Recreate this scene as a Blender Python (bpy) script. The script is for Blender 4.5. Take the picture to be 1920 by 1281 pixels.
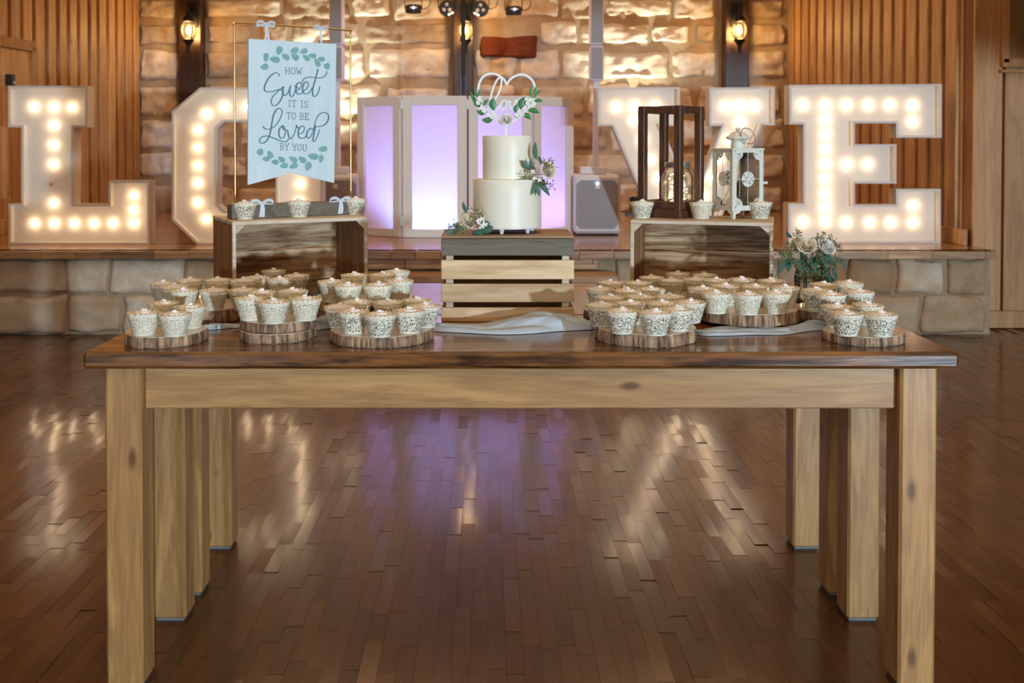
import bpy, bmesh, math, random
from mathutils import Vector, Matrix, noise
C = bpy.context.scene.collection
PI = math.pi
for o in list(bpy.data.objects): bpy.data.objects.remove(o)
# ------------------------------------------------------------------ camera
F = 1850.0; PX, PY = 915.0, 308.8; PITCH = math.radians(1.2); CH = 1.23
cam_d = bpy.data.cameras.new('camera'); cam = bpy.data.objects.new('camera', cam_d); C.objects.link(cam)
cam.location = (0, 0, CH); cam.rotation_euler = (PI/2 - PITCH, 0, 0)
cam_d.sensor_width = 36; cam_d.lens = F/1920*36
cam_d.shift_x = (960-PX)/1920; cam_d.shift_y = -(640.5-PY)/1920
cam_d.clip_start = 0.05; cam_d.clip_end = 60
cam_d.dof.use_dof = True; cam_d.dof.focus_distance = 2.45; cam_d.dof.aperture_fstop = 6.3
bpy.context.scene.camera = cam
# ------------------------------------------------------------------ world, exposure
S = bpy.context.scene
S.view_settings.view_transform = 'Standard'; S.view_settings.look = 'None'
S.view_settings.gamma = 1; S.view_settings.use_curve_mapping = False
S.view_settings.exposure = 0.10
S.cycles.max_bounces = 7; S.cycles.diffuse_bounces = 3; S.cycles.glossy_bounces = 3
S.cycles.transmission_bounces = 6; S.cycles.transparent_max_bounces = 12
S.cycles.sample_clamp_indirect = 4.0; S.cycles.caustics_reflective = False; S.cycles.caustics_refractive = False
S.cycles.use_denoising = True
w = bpy.data.worlds.new('World'); S.world = w; w.use_nodes = True
w.node_tree.nodes['Background'].inputs[0].default_value = (1, .62, .36, 1)
w.node_tree.nodes['Background'].inputs[1].default_value = 0.05
# ------------------------------------------------------------------ lights
def lamp(name, kind, loc, energy, color, size=.1, target=None, size_y=None, spot=None, blend=.3, spread=None):
    d = bpy.data.lights.new(name, kind); o = bpy.data.objects.new(name, d); C.objects.link(o)
    o.location = loc; d.energy = energy; d.color = color
    if kind == 'AREA':
        d.size = size
        if size_y: d.shape = 'RECTANGLE'; d.size_y = size_y
        if spread: d.spread = spread
    else: d.shadow_soft_size = size
    if kind == 'SPOT': d.spot_size = math.radians(spot); d.spot_blend = blend
    if target: o.rotation_euler = (Vector(target)-Vector(loc)).to_track_quat('-Z', 'Y').to_euler()
    return o
WARM = (1, .60, .30); COOL = (.62, .82, 1)
lamp('hall_light', 'AREA', (0, 3.4, 3.75), 66, (1, .68, .40), 5.5, (0, 3.4, 0), 4)
lamp('stage_light', 'AREA', (0, 7.6, 3.6), 58, (1, .60, .30), 5, (0, 7.9, 0), 2)
lamp('rear_fill', 'AREA', (0, -2.2, 3.2), 64, (1, .74, .48), 5, (0, 2.5, .8), 2)  # added fill lamp behind the camera, raises the ambient light
lamp('flash_right', 'SPOT', (5.0, -7.0, 1.0), 3100, COOL, .14, (1.0, 5.0, -8.5), spot=84, blend=.03)
lamp('flash_left', 'SPOT', (-3.2, -7.0, 1.05), 520, COOL, .14, (-.5, 5.0, -8.3), spot=84, blend=.03)
# ------------------------------------------------------------------ projector
def ray(x, y):
    dx = (x-PX)/F; dy = (PY-y)/F
    return Vector((dx, math.cos(PITCH)+dy*math.sin(PITCH), -math.sin(PITCH)+dy*math.cos(PITCH)))
def P(x, y, D):                                  # point seen at pixel x,y at distance D
    r = ray(x, y); t = D/r.y
    return Vector((r.x*t, D, CH+r.z*t))
def PZ(x, y, z):                                 # point seen at pixel x,y on the level z
    r = ray(x, y); t = (z-CH)/r.z
    return Vector((r.x*t, r.y*t, z))
# ------------------------------------------------------------------ mesh helpers
class MB:
    def __init__(s): s.v = []; s.f = []; s.r = []; s.uv = {}
    def add(s, vs, fs, r=None):
        n = len(s.v); s.v += [Vector(v) for v in vs]
        if r is None: r = random.random()
        for f in fs: s.f.append(tuple(i+n for i in f)); s.r.append(r)
        return n
    def box(s, c, d, rz=0, ch=0, r=None, M=None):
        hx, hy, hz = d[0]/2, d[1]/2, d[2]/2
        m = Matrix.Translation(Vector(c)) @ Matrix.Rotation(rz, 4, 'Z')
        if M is not None: m = m @ M
        if ch <= 0:
            vs = [m @ Vector((x*hx, y*hy, z*hz)) for z in (-1, 1) for y in (-1, 1) for x in (-1, 1)]
            fs = [(0,2,3,1),(4,5,7,6),(0,1,5,4),(2,6,7,3),(0,4,6,2),(1,3,7,5)]
        else:
            ch = min(ch, hx*.6, hy*.6, hz*.6)
            vs = []; idx = {}
            for sx in (-1, 1):
                for sy in (-1, 1):
                    for sz in (-1, 1):
                        for a in range(3):
                            p = [sx*(hx-ch), sy*(hy-ch), sz*(hz-ch)]
                            p[a] = (sx*hx, sy*hy, sz*hz)[a]
                            idx[(sx, sy, sz, a)] = len(vs); vs.append(m @ Vector(p))
            fs = []
            def q(a, sg):
                b, c2 = [i for i in range(3) if i != a]
                out = []
                for (u, v) in ((-1,-1),(1,-1),(1,1),(-1,1)):
                    k = [0,0,0]; k[a] = sg; k[b] = u; k[c2] = v
                    out.append(idx[(k[0],k[1],k[2],a)])
                return out
            def fixq(f):
                n = (vs[f[1]]-vs[f[0]]).cross(vs[f[2]]-vs[f[0]])
                cc = sum((vs[i] for i in f), Vector())/len(f) - m.translation
                return tuple(f) if n.dot(cc) > 0 else tuple(reversed(f))
            for a in range(3):
                for sg in (-1, 1): fs.append(fixq(q(a, sg)))
            for a in range(3):
                for b in range(a+1, 3):
                    c2 = 3-a-b
                    for sa in (-1, 1):
                        for sb in (-1, 1):
                            k1 = [0,0,0]; k1[a]=sa; k1[b]=sb; k1[c2]=-1; k2 = list(k1); k2[c2]=1
                            fs.append(fixq([idx[(*k1,a)], idx[(*k1,b)], idx[(*k2,b)], idx[(*k2,a)]]))
            for sx in (-1,1):
                for sy in (-1,1):
                    for sz in (-1,1): fs.append(fixq([idx[(sx,sy,sz,a)] for a in range(3)]))
        s.add(vs, fs, r)
    def tube(s, pts, rad, n=8, r=None, cap=True):
        pts = [Vector(p) for p in pts]
        if not hasattr(rad, '__len__'): rad = [rad]*len(pts)
        vs = []; up = None
        for i, p in enumerate(pts):
            t = (pts[min(i+1, len(pts)-1)]-pts[max(i-1, 0)]).normalized()
            if up is None:
                up = Vector((0,0,1)) if abs(t.z) < .9 else Vector((0,1,0))
            a = t.cross(up)
            if a.length < 1e-5: a = t.orthogonal()
            a.normalize(); b = a.cross(t).normalized(); up = b
            for k in range(n):
                th = 2*PI*k/n; vs.append(p+(a*math.cos(th)+b*math.sin(th))*rad[i])
        fs = []
        for i in range(len(pts)-1):
            for k in range(n):
                k2 = (k+1) % n; fs.append((i*n+k, i*n+k2, (i+1)*n+k2, (i+1)*n+k))
        if cap: fs.append(tuple(reversed(range(n)))); fs.append(tuple(range((len(pts)-1)*n, len(pts)*n)))
        s.add(vs, fs, r)
    def lathe(s, prof, c=(0,0,0), n=24, r=None, wob=None, M=None):
        c = Vector(c); vs = []
        for (rr, z) in prof:
            for k in range(n):
                th = 2*PI*k/n; q = wob(th, z) if wob else 1
                v = Vector((rr*q*math.cos(th), rr*q*math.sin(th), z))
                vs.append(c+(M @ v if M is not None else v))
        fs = []
        for i in range(len(prof)-1):
            for k in range(n):
                k2 = (k+1) % n; fs.append((i*n+k, i*n+k2, (i+1)*n+k2, (i+1)*n+k))
        if prof[0][0] > 1e-6: fs.append(tuple(reversed(range(n))))
        if prof[-1][0] > 1e-6: fs.append(tuple(range((len(prof)-1)*n, len(prof)*n)))
        s.add(vs, fs, r)
    def ball(s, c, rad, r=None, n=8, m=5, sc=(1,1,1)):
        prof = [(max(1e-7, math.sin(PI*i/m)), -math.cos(PI*i/m)) for i in range(m+1)]
        vs = []; c = Vector(c)
        for (rr, z) in prof:
            for k in range(n):
                th = 2*PI*k/n; vs.append(c+Vector((rr*math.cos(th)*sc[0], rr*math.sin(th)*sc[1], z*sc[2]))*rad)
        fs = [(i*n+k, i*n+(k+1)%n, (i+1)*n+(k+1)%n, (i+1)*n+k) for i in range(m) for k in range(n)]
        s.add(vs, fs, r)
    def prism(s, poly, m, depth, r=None, back=True, front=True):   # poly 2-D in m's local xy, extruded along local z (0..depth)
        n = len(poly)
        vs = [m @ Vector((p[0], p[1], 0)) for p in poly] + [m @ Vector((p[0], p[1], depth)) for p in poly]
        fs = [(i, (i+1) % n, n+(i+1) % n, n+i) for i in range(n)]
        if back: fs.append(tuple(reversed(range(n))))
        if front: fs.append(tuple(range(n, 2*n)))
        s.add(vs, fs, r)
    def ribbon(s, pts, wd, m, depth, r=None):                       # flat stroke in local xy, raised by depth
        pts = [Vector((p[0], p[1])) for p in pts]; L = []; R = []
        for i, p in enumerate(pts):
            t = pts[min(i+1, len(pts)-1)]-pts[max(i-1, 0)]
            if t.length < 1e-9: t = Vector((1, 0))
            t.normalize(); nn = Vector((-t.y, t.x))
            ww = wd(i/(len(pts)-1), t) if callable(wd) else wd
            L.append(p+nn*ww/2); R.append(p-nn*ww/2)
        k = len(pts)
        vs = [m @ Vector((p.x, p.y, 0)) for p in L+R]+[m @ Vector((p.x, p.y, depth*(1+.3*(i % k)/k))) for i, p in enumerate(L+R)]
        fs = []
        for i in range(k-1):
            fs.append((2*k+i, 2*k+i+1, 3*k+i+1, 3*k+i)); fs.append((i, k+i, k+i+1, i+1))
            fs.append((i, i+1, 2*k+i+1, 2*k+i)); fs.append((k+i, 3*k+i, 3*k+i+1, k+i+1))
        fs.append((0, 2*k, 3*k, k)); fs.append((k-1, 2*k-1, 4*k-1, 3*k-1))
        s.add(vs, fs, r)
def catmull(p, n=6, closed=False):
    out = []; N = len(p)
    rng = range(N) if closed else range(N-1)
    for i in rng:
        g = (lambda j: p[j % N]) if closed else (lambda j: p[max(0, min(N-1, j))])
        a, b, c, d = [Vector(g(j)) for j in (i-1, i, i+1, i+2)]
        for k in range(n):
            t = k/n
            out.append(.5*((2*b)+(c-a)*t+(2*a-5*b+4*c-d)*t*t+(3*b-a-3*c+d)*t**3))
    out.append(Vector(p[0] if closed else p[-1]))
    return out
def world_of(o):
    m = Matrix.Identity(4)
    while o is not None: m = o.matrix_basis @ m; o = o.parent
    return m
def obj(name, mb, mat, parent=None, smooth=False, local=False, angle=None):
    me = bpy.data.meshes.new(name)
    vs = mb.v
    if parent is not None and not local:
        inv = world_of(parent).inverted(); vs = [inv @ v for v in vs]
    me.from_pydata([tuple(v) for v in vs], [], mb.f)
    at = me.attributes.new('rnd', 'FLOAT', 'FACE'); at.data.foreach_set('value', mb.r)
    if mb.uv:
        ul = me.uv_layers.new(name='UVMap')
        for p in me.polygons:
            for li in p.loop_indices: ul.data[li].uv = mb.uv[me.loops[li].vertex_index]
    me.update()
    me.materials.append(mat)
    if smooth:
        me.polygons.foreach_set('use_smooth', [True]*len(me.polygons))
        if angle is not None: me.set_sharp_from_angle(angle=math.radians(angle))
    o = bpy.data.objects.new(name, me); C.objects.link(o)
    if parent is not None: o.parent = parent
    return o
def tag(o, label=None, cat=None, group=None, kind=None):
    if label: o['label'] = label
    if cat: o['category'] = cat
    if group: o['group'] = group
    if kind: o['kind'] = kind
    return o
def thing(name, label, cat, loc=(0,0,0), rz=0, group=None, kind=None):
    o = bpy.data.objects.new(name, None); C.objects.link(o); o.empty_display_size = .05
    o.location = loc; o.rotation_euler = (0, 0, rz)
    return tag(o, label, cat, group, kind)
def copy_tree(o, parent=None):
    c = o.copy(); C.objects.link(c); c.parent = parent
    for ch in [k for k in bpy.data.objects if k.parent == o]: copy_tree(ch, c)
    return c
# ------------------------------------------------------------------ materials
def newmat(name):
    m = bpy.data.materials.new(name); m.use_nodes = True
    nt = m.node_tree; b = nt.nodes['Principled BSDF']
    return m, nt, b
def N(nt, t, **kw):
    n = nt.nodes.new(t)
    for k, v in kw.items():
        if k in ('in_',):
            for a, b in v.items(): n.inputs[a].default_value = b
        else: setattr(n, k, v)
    return n
def mixc(nt, fac, a, b, blend='MIX'):
    n = nt.nodes.new('ShaderNodeMix'); n.data_type = 'RGBA'; n.blend_type = blend
    for sock, v in ((n.inputs[0], fac), (n.inputs[6], a), (n.inputs[7], b)):
        if isinstance(v, bpy.types.NodeSocket): nt.links.new(v, sock)
        elif isinstance(v, (int, float)): sock.default_value = v if sock.type == 'VALUE' else (v, v, v, 1)
        else: sock.default_value = (*v, 1) if len(v) == 3 else v
    return n.outputs[2]
def mathn(nt, op, a, b=None, c=None, clamp=False):
    n = nt.nodes.new('ShaderNodeMath'); n.operation = op; n.use_clamp = clamp
    for s, v in zip(n.inputs, (a, b, c)):
        if v is None: continue
        if isinstance(v, bpy.types.NodeSocket): nt.links.new(v, s)
        else: s.default_value = v
    return n.outputs[0]
def ramp(nt, fac, stops):
    n = nt.nodes.new('ShaderNodeValToRGB'); nt.links.new(fac, n.inputs[0])
    e = n.color_ramp.elements
    while len(e) < len(stops): e.new(.5)
    for x, (p, c) in zip(e, stops):
        x.position = p; x.color = (*c, 1) if not isinstance(c, (int, float)) else (c, c, c, 1)
    return n.outputs[0]
def plain(name, col, rough=.5, metal=0, emit=None, es=0, noise_amt=.06, nscale=30, bump=0, **kw):
    m, nt, b = newmat(name)
    tc = N(nt, 'ShaderNodeTexCoord'); no = N(nt, 'ShaderNodeTexNoise', in_={'Scale': nscale, 'Detail': 3})
    nt.links.new(tc.outputs['Object'], no.inputs['Vector'])
    f = mathn(nt, 'MULTIPLY_ADD', no.outputs[0], noise_amt*2, 1-noise_amt)
    c = mixc(nt, 1.0, col, f, 'MULTIPLY')
    nt.links.new(c, b.inputs['Base Color'])
    b.inputs['Roughness'].default_value = rough; b.inputs['Metallic'].default_value = metal
    if emit: b.inputs['Emission Color'].default_value = (*emit, 1); b.inputs['Emission Strength'].default_value = es
    if bump:
        bp = N(nt, 'ShaderNodeBump', in_={'Strength': .6, 'Distance': bump}); nt.links.new(no.outputs[0], bp.inputs['Height'])
        nt.links.new(bp.outputs[0], b.inputs['Normal'])
    for k, v in kw.items(): b.inputs[k.replace('_', ' ')].default_value = v
    return m
def wood(name, dark, light, axis='X', rough=.5, grain=14, var=.25, knots=.5, coat=0, bump=.0006, con=2.2, crough=.12, ks=4.2, kt=(.045, .10), knotcol=None, fine=1.0, spec=.5):
    m, nt, b = newmat(name); L = nt.links
    tc = N(nt, 'ShaderNodeTexCoord'); at = N(nt, 'ShaderNodeAttribute', attribute_name='rnd')
    off = N(nt, 'ShaderNodeVectorMath', operation='SCALE'); off.inputs[0].default_value = (31, 17, 23); L.new(at.outputs['Fac'], off.inputs['Scale'])
    ad = N(nt, 'ShaderNodeVectorMath', operation='ADD'); L.new(tc.outputs['Object'], ad.inputs[0]); L.new(off.outputs[0], ad.inputs[1])
    sc = {'X': (.09, 1, 1), 'Y': (1, .09, 1), 'Z': (1, 1, .09)}[axis]
    mp = N(nt, 'ShaderNodeMapping'); mp.inputs['Scale'].default_value = sc; L.new(ad.outputs[0], mp.inputs[0])
    n1 = N(nt, 'ShaderNodeTexNoise', in_={'Scale': grain, 'Detail': 5, 'Roughness': .6, 'Distortion': .6}); L.new(mp.outputs[0], n1.inputs['Vector'])
    n2 = N(nt, 'ShaderNodeTexNoise', in_={'Scale': grain*9*fine, 'Detail': 3, 'Roughness': .6}); L.new(mp.outputs[0], n2.inputs['Vector'])
    rings = mathn(nt, 'SINE', mathn(nt, 'MULTIPLY', n1.outputs[0], 34))
    g = mathn(nt, 'MULTIPLY_ADD', rings, .11, mathn(nt, 'MULTIPLY_ADD', n2.outputs[0], .55, mathn(nt, 'MULTIPLY', n1.outputs[0], .55)))
    g = mathn(nt, 'MULTIPLY_ADD', mathn(nt, 'SUBTRACT', g, .55), con, .5, clamp=True)
    col = mixc(nt, g, dark, light)
    v = mathn(nt, 'MULTIPLY_ADD', at.outputs['Fac'], var*2, 1-var)
    col = mixc(nt, 1.0, col, v, 'MULTIPLY')
    if knots:
        mk = N(nt, 'ShaderNodeMapping'); mk.inputs['Scale'].default_value = tuple(.42 if q < 1 else 1 for q in sc); L.new(ad.outputs[0], mk.inputs[0])
        vo = N(nt, 'ShaderNodeTexVoronoi', in_={'Scale': ks}); vo.feature = 'F1'; L.new(mk.outputs[0], vo.inputs['Vector'])
        dd = mathn(nt, 'ADD', vo.outputs['Distance'], mathn(nt, 'MULTIPLY', n2.outputs[0], .05))
        k = ramp(nt, dd, [(kt[0], 1), (kt[1], 0)])
        col = mixc(nt, mathn(nt, 'MULTIPLY', k, knots), col, knotcol or tuple(c*.28 for c in dark))
    L.new(col, b.inputs['Base Color'])
    L.new(mathn(nt, 'MULTIPLY_ADD', n1.outputs[0], .25, rough-.12), b.inputs['Roughness'])
    b.inputs['Coat Weight'].default_value = coat; b.inputs['Coat Roughness'].default_value = crough
    b.inputs['Specular IOR Level'].default_value = spec
    bp = N(nt, 'ShaderNodeBump', in_={'Strength': .5, 'Distance': bump}); L.new(g, bp.inputs['Height']); L.new(bp.outputs[0], b.inputs['Normal'])
    return m
def stone_mat(name, cols, bump=.012, scale=9):
    m, nt, b = newmat(name); L = nt.links
    tc = N(nt, 'ShaderNodeTexCoord'); at = N(nt, 'ShaderNodeAttribute', attribute_name='rnd')
    n1 = N(nt, 'ShaderNodeTexNoise', in_={'Scale': scale, 'Detail': 8, 'Roughness': .65}); L.new(tc.outputs['Object'], n1.inputs['Vector'])
    n2 = N(nt, 'ShaderNodeTexNoise', in_={'Scale': scale*.35, 'Detail': 3}); L.new(tc.outputs['Object'], n2.inputs['Vector'])
    n3 = N(nt, 'ShaderNodeTexNoise', in_={'Scale': scale*7, 'Detail': 4, 'Roughness': .7}); L.new(tc.outputs['Object'], n3.inputs['Vector'])
    base = ramp(nt, at.outputs['Fac'], cols)
    c = mixc(nt, mathn(nt, 'MULTIPLY_ADD', mathn(nt, 'SUBTRACT', n1.outputs[0], .5), 2.2, .45, clamp=True), mixc(nt, 1.0, base, (.72, .58, .43), 'MULTIPLY'), base)
    c = mixc(nt, mathn(nt, 'MULTIPLY_ADD', mathn(nt, 'SUBTRACT', n2.outputs[0], .56), 5, 0, clamp=True), c, mixc(nt, 1.0, base, (.72, .54, .37), 'MULTIPLY'))
    c = mixc(nt, mathn(nt, 'MULTIPLY_ADD', mathn(nt, 'SUBTRACT', n3.outputs[0], .62), 6, 0, clamp=True), c, mixc(nt, 1.0, base, (.45, .3, .2), 'MULTIPLY'))
    L.new(c, b.inputs['Base Color']); b.inputs['Roughness'].default_value = .9
    h = mathn(nt, 'MULTIPLY_ADD', n3.outputs[0], .25, n1.outputs[0])
    bp = N(nt, 'ShaderNodeBump', in_={'Strength': .9, 'Distance': bump}); L.new(h, bp.inputs['Height']); L.new(bp.outputs[0], b.inputs['Normal'])
    return m
M = {}
M['pine_leg'] = wood('pine_leg', (.28, .135, .045), (.60, .33, .112), 'Z', .42, 12, .10, .8, con=1.8, ks=11, kt=(.09, .18), knotcol=(.10, .035, .012), coat=.2)
M['pine_apron'] = wood('pine_apron', (.30, .15, .05), (.62, .345, .12), 'X', .42, 10, .08, .9, con=1.7, ks=10, kt=(.08, .16), knotcol=(.12, .04, .014), coat=.2)
M['pine_apron_side'] = wood('pine_apron_side', (.30, .15, .05), (.62, .345, .12), 'Y', .42, 10, .08, .9, con=1.7, ks=10, kt=(.08, .16), knotcol=(.12, .04, .014), coat=.2)
M['top'] = wood('table_top', (.035, .010, .002), (.30, .118, .028), 'X', .26, 8, .05, .8, coat=.7, con=3, ks=6, knotcol=(.02, .008, .003))
M['parquet'] = wood('parquet', (.076, .027, .0055), (.140, .053, .012), 'Y', .42, 11, .30, 0, coat=.75, bump=.0007, con=1.3, spec=.2, crough=.13)
M['stage_wood'] = wood('stage_wood', (.30, .13, .04), (.50, .25, .09), 'X', .25, 9, .22, .3, coat=.6)
M['lip'] = wood('stage_lip', (.30, .155, .06), (.58, .36, .17), 'X', .4, 9, .30, .4, coat=.2)
M['plank'] = wood('wall_plank', (.36, .18, .07), (.62, .37, .175), 'Z', .5, 9, .16, .9, fine=.8)
M['plank_light'] = wood('wall_plank_light', (.40, .20, .075), (.58, .33, .14), 'Z', .5, 7, .10, .6)
M['backing'] = wood('wall_backing', (.16, .055, .015), (.26, .10, .03), 'Z', .6, 9, .1, .3)
M['post'] = wood('dark_post', (.022, .009, .004), (.07, .028, .011), 'Z', .4, 10, .1, .2, coat=.2)
M['crate_white'] = wood('crate_whitewash', (.50, .40, .28), (.80, .72, .58), 'X', .7, 14, .1, .4, knotcol=(.3, .16, .07))
M['crate_in'] = wood('crate_inner', (.20, .085, .03), (.70, .48, .27), 'X', .7, 13, .12, .9, con=3, knotcol=(.16, .07, .03))
M['crate_side'] = wood('crate_side', (.22, .10, .035), (.42, .22, .09), 'Z', .6, 12, .2, .3)
M['crate_slat'] = wood('crate_slat', (.50, .31, .15), (.80, .60, .36), 'X', .65, 9, .13, .9, knotcol=(.28, .10, .04))
M['grey_wood'] = wood('grey_wood', (.11, .095, .07), (.22, .19, .145), 'X', .7, 12, .1, .3)
M['grey_top'] = wood('brown_lid', (.24, .14, .07), (.40, .26, .15), 'X', .6, 12, .1, .3)
M['dark_lantern'] = wood('dark_lantern', (.040, .016, .008), (.135, .055, .026), 'Z', .45, 16, .1, .3, coat=.1)
M['stone'] = stone_mat('limestone', [(0, (.48, .38, .28)), (.25, (.70, .61, .50)), (.6, (.84, .78, .69)), (1, (.90, .87, .80))])
M['stage_stone'] = stone_mat('stage_limestone', [(0, (.50, .38, .25)), (.4, (.70, .59, .45)), (1, (.86, .80, .68))], .008, 7)
M['rust_stone'] = stone_mat('rust_stone', [(0, (.22, .048, .010)), (1, (.22, .048, .010))], .04, 16)
M['mortar'] = stone_mat('mortar', [(0, (.50, .40, .28)), (1, (.50, .40, .28))], .010, 6)
M['plaster'] = plain('hall_plaster', (.55, .42, .28), .9)
M['ceil'] = wood('ceiling_wood', (.22, .10, .04), (.34, .17, .07), 'X', .6, 8, .1, .2)
M['letter'] = plain('letter_white', (.72, .65, .57), .45, noise_amt=.03, nscale=3)
M['bulb'] = plain('bulb_glow', (1, .9, .7), .3, emit=(1, .74, .46), es=24, noise_amt=0)
M['bulb_off'] = plain('bulb_off', (.5, .33, .12), .15, noise_amt=.02)
M['screen_frame'] = plain('screen_frame', (.80, .76, .70), .5, noise_amt=.02)
M['black'] = plain('black_metal', (.012, .012, .012), .4, .3)
M['blackp'] = plain('black_plastic', (.02, .02, .022), .45)
M['spk'] = plain('speaker_white', (.74, .72, .74), .45, noise_amt=.02)
M['lens'] = plain('lamp_lens', (.75, .72, .66), .2, .2)
M['gold'] = plain('gold_wire', (.72, .50, .20), .28, 1.0)
M['sign'] = wood('sign_board', (.60, .78, .84), (.68, .84, .90), 'Z', .45, 10, .02, 0, bump=.0002)
M['ink'] = plain('sign_ink', (.085, .20, .27), .5, noise_amt=.1)
M['teal'] = plain('sign_leaf', (.20, .44, .42), .5, noise_amt=.35, nscale=60)
M['cake'] = plain('buttercream', (.90, .87, .72), .42, noise_amt=.04, nscale=25, bump=.001, Subsurface_Weight=.15)
M['frost'] = plain('frosting', (.95, .93, .88), .45, noise_amt=.03, nscale=80)
M['white'] = plain('white_plastic', (.84, .85, .84), .3, noise_amt=.02)
M['topper'] = plain('topper_white', (.86, .88, .86), .35, noise_amt=.02)
M['choc'] = plain('chocolate_cup', (.055, .026, .013), .5)
M['van'] = plain('vanilla_cup', (.76, .64, .38), .5)
M['leaf'] = plain('green_leaf', (.035, .20, .055), .35, noise_amt=.35, nscale=60)
M['euca'] = plain('eucalyptus_leaf', (.05, .145, .095), .5, noise_amt=.3, nscale=50)
M['euca_dark'] = plain('willow_leaf', (.035, .105, .075), .45, noise_amt=.35, nscale=50)
M['berry'] = plain('seed_sprig', (.20, .21, .09), .6, noise_amt=.4, nscale=120)
M['stem'] = plain('stem', (.10, .13, .05), .6)
M['petal'] = plain('rose_petal', (.88, .80, .64), .5, noise_amt=.08, nscale=40)
M['petal_w'] = plain('white_petal', (.88, .88, .82), .5, noise_amt=.05)
M['ribbon'] = plain('ribbon', (.66, .76, .84), .35, noise_amt=.05)
M['cloth'] = plain('runner_chiffon', (.50, .62, .74), .7, noise_amt=.06, nscale=12)
M['lan_white'] = plain('white_lantern', (.74, .76, .68), .45, noise_amt=.08, nscale=40)
M['zinc'] = plain('zinc_lid', (.42, .42, .38), .35, .8)
M['fairy'] = plain('fairy_bulb', (1, .8, .5), .3, emit=(1, .70, .34), es=14, noise_amt=0)
M['led'] = plain('led', (.8, .85, 1), .3, emit=(.6, .7, 1), es=12, noise_amt=0)
M['sconce_bulb'] = plain('sconce_bulb', (1, .8, .5), .3, emit=(1, .74, .36), es=16, noise_amt=0)
M['pad'] = plain('felt_pad', (.16, .19, .19), .8)
def glass(name, col=(1,1,1), rough=.02, tint=.18):
    m, nt, b = newmat(name); L = nt.links
    g = N(nt, 'ShaderNodeBsdfGlossy'); g.inputs['Roughness'].default_value = rough
    t = N(nt, 'ShaderNodeBsdfTransparent'); t.inputs[0].default_value = (*col, 1)
    fr = N(nt, 'ShaderNodeFresnel'); fr.inputs[0].default_value = 1.45
    no = N(nt, 'ShaderNodeTexNoise', in_={'Scale': 60, 'Detail': 1}); bp = N(nt, 'ShaderNodeBump', in_={'Strength': .3, 'Distance': .002})
    L.new(no.outputs[0], bp.inputs['Height']); L.new(bp.outputs[0], g.inputs['Normal'])
    f = mathn(nt, 'MULTIPLY_ADD', fr.outputs[0], .9, tint, clamp=True)
    mx = N(nt, 'ShaderNodeMixShader'); L.new(f, mx.inputs[0]); L.new(t.outputs[0], mx.inputs[1]); L.new(g.outputs[0], mx.inputs[2])
    L.new(mx.outputs[0], nt.nodes['Material Output'].inputs[0])
    return m
M['glass'] = glass('clear_glass', (.97, .98, .97), .03, .0)
M['jar_glass'] = glass('pressed_glass', (.86, .86, .82), .12, .14)
M['seed_glass'] = glass('seeded_glass', (.95, .85, .65), .1, .06)
def fabric_mat():
    m, nt, b = newmat('stretch_fabric'); L = nt.links
    d = N(nt, 'ShaderNodeBsdfDiffuse'); d.inputs[0].default_value = (.72, .70, .78, 1)
    t = N(nt, 'ShaderNodeBsdfTranslucent'); t.inputs[0].default_value = (.86, .84, .92, 1)
    mx = N(nt, 'ShaderNodeMixShader'); mx.inputs[0].default_value = .55
    L.new(d.outputs[0], mx.inputs[1]); L.new(t.outputs[0], mx.inputs[2]); L.new(mx.outputs[0], nt.nodes['Material Output'].inputs[0])
    return m
M['fabric'] = fabric_mat()
def lace_mat():
    m, nt, b = newmat('lace_paper'); L = nt.links
    uv = N(nt, 'ShaderNodeUVMap'); uv.uv_map = 'UVMap'
    vo = N(nt, 'ShaderNodeTexVoronoi', in_={'Scale': 1.0}); vo.feature = 'F1'; L.new(uv.outputs[0], vo.inputs['Vector'])
    no = N(nt, 'ShaderNodeTexNoise', in_={'Scale': .8, 'Detail': 1}); L.new(uv.outputs[0], no.inputs['Vector'])
    d = mathn(nt, 'ADD', vo.outputs['Distance'], mathn(nt, 'MULTIPLY', mathn(nt, 'SUBTRACT', no.outputs[0], .5), .12))
    hole = mathn(nt, 'LESS_THAN', d, .44)
    sep = N(nt, 'ShaderNodeSeparateXYZ'); L.new(uv.outputs[0], sep.inputs[0])
    band = mathn(nt, 'MULTIPLY', mathn(nt, 'GREATER_THAN', sep.outputs[1], 1.3), mathn(nt, 'LESS_THAN', sep.outputs[1], 17.6))
    hole = mathn(nt, 'MULTIPLY', hole, band)
    b.inputs['Base Color'].default_value = (.88, .86, .70, 1); b.inputs['Roughness'].default_value = .6
    tl = N(nt, 'ShaderNodeBsdfTransparent')
    mx = N(nt, 'ShaderNodeMixShader'); L.new(hole, mx.inputs[0]); L.new(b.outputs[0], mx.inputs[1]); L.new(tl.outputs[0], mx.inputs[2])
    L.new(mx.outputs[0], nt.nodes['Material Output'].inputs[0])
    return m
M['lace'] = lace_mat()
def filigree_mat(name, col):
    m, nt, b = newmat(name); L = nt.links
    tc = N(nt, 'ShaderNodeTexCoord')
    vo = N(nt, 'ShaderNodeTexVoronoi', in_={'Scale': 210.0}); vo.feature = 'F1'; L.new(tc.outputs['Object'], vo.inputs['Vector'])
    hole = mathn(nt, 'LESS_THAN', vo.outputs['Distance'], .42)
    b.inputs['Base Color'].default_value = (*col, 1); b.inputs['Roughness'].default_value = .5
    tl = N(nt, 'ShaderNodeBsdfTransparent'); mx = N(nt, 'ShaderNodeMixShader')
    L.new(hole, mx.inputs[0]); L.new(b.outputs[0], mx.inputs[1]); L.new(tl.outputs[0], mx.inputs[2]); L.new(mx.outputs[0], nt.nodes['Material Output'].inputs[0])
    return m
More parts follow.
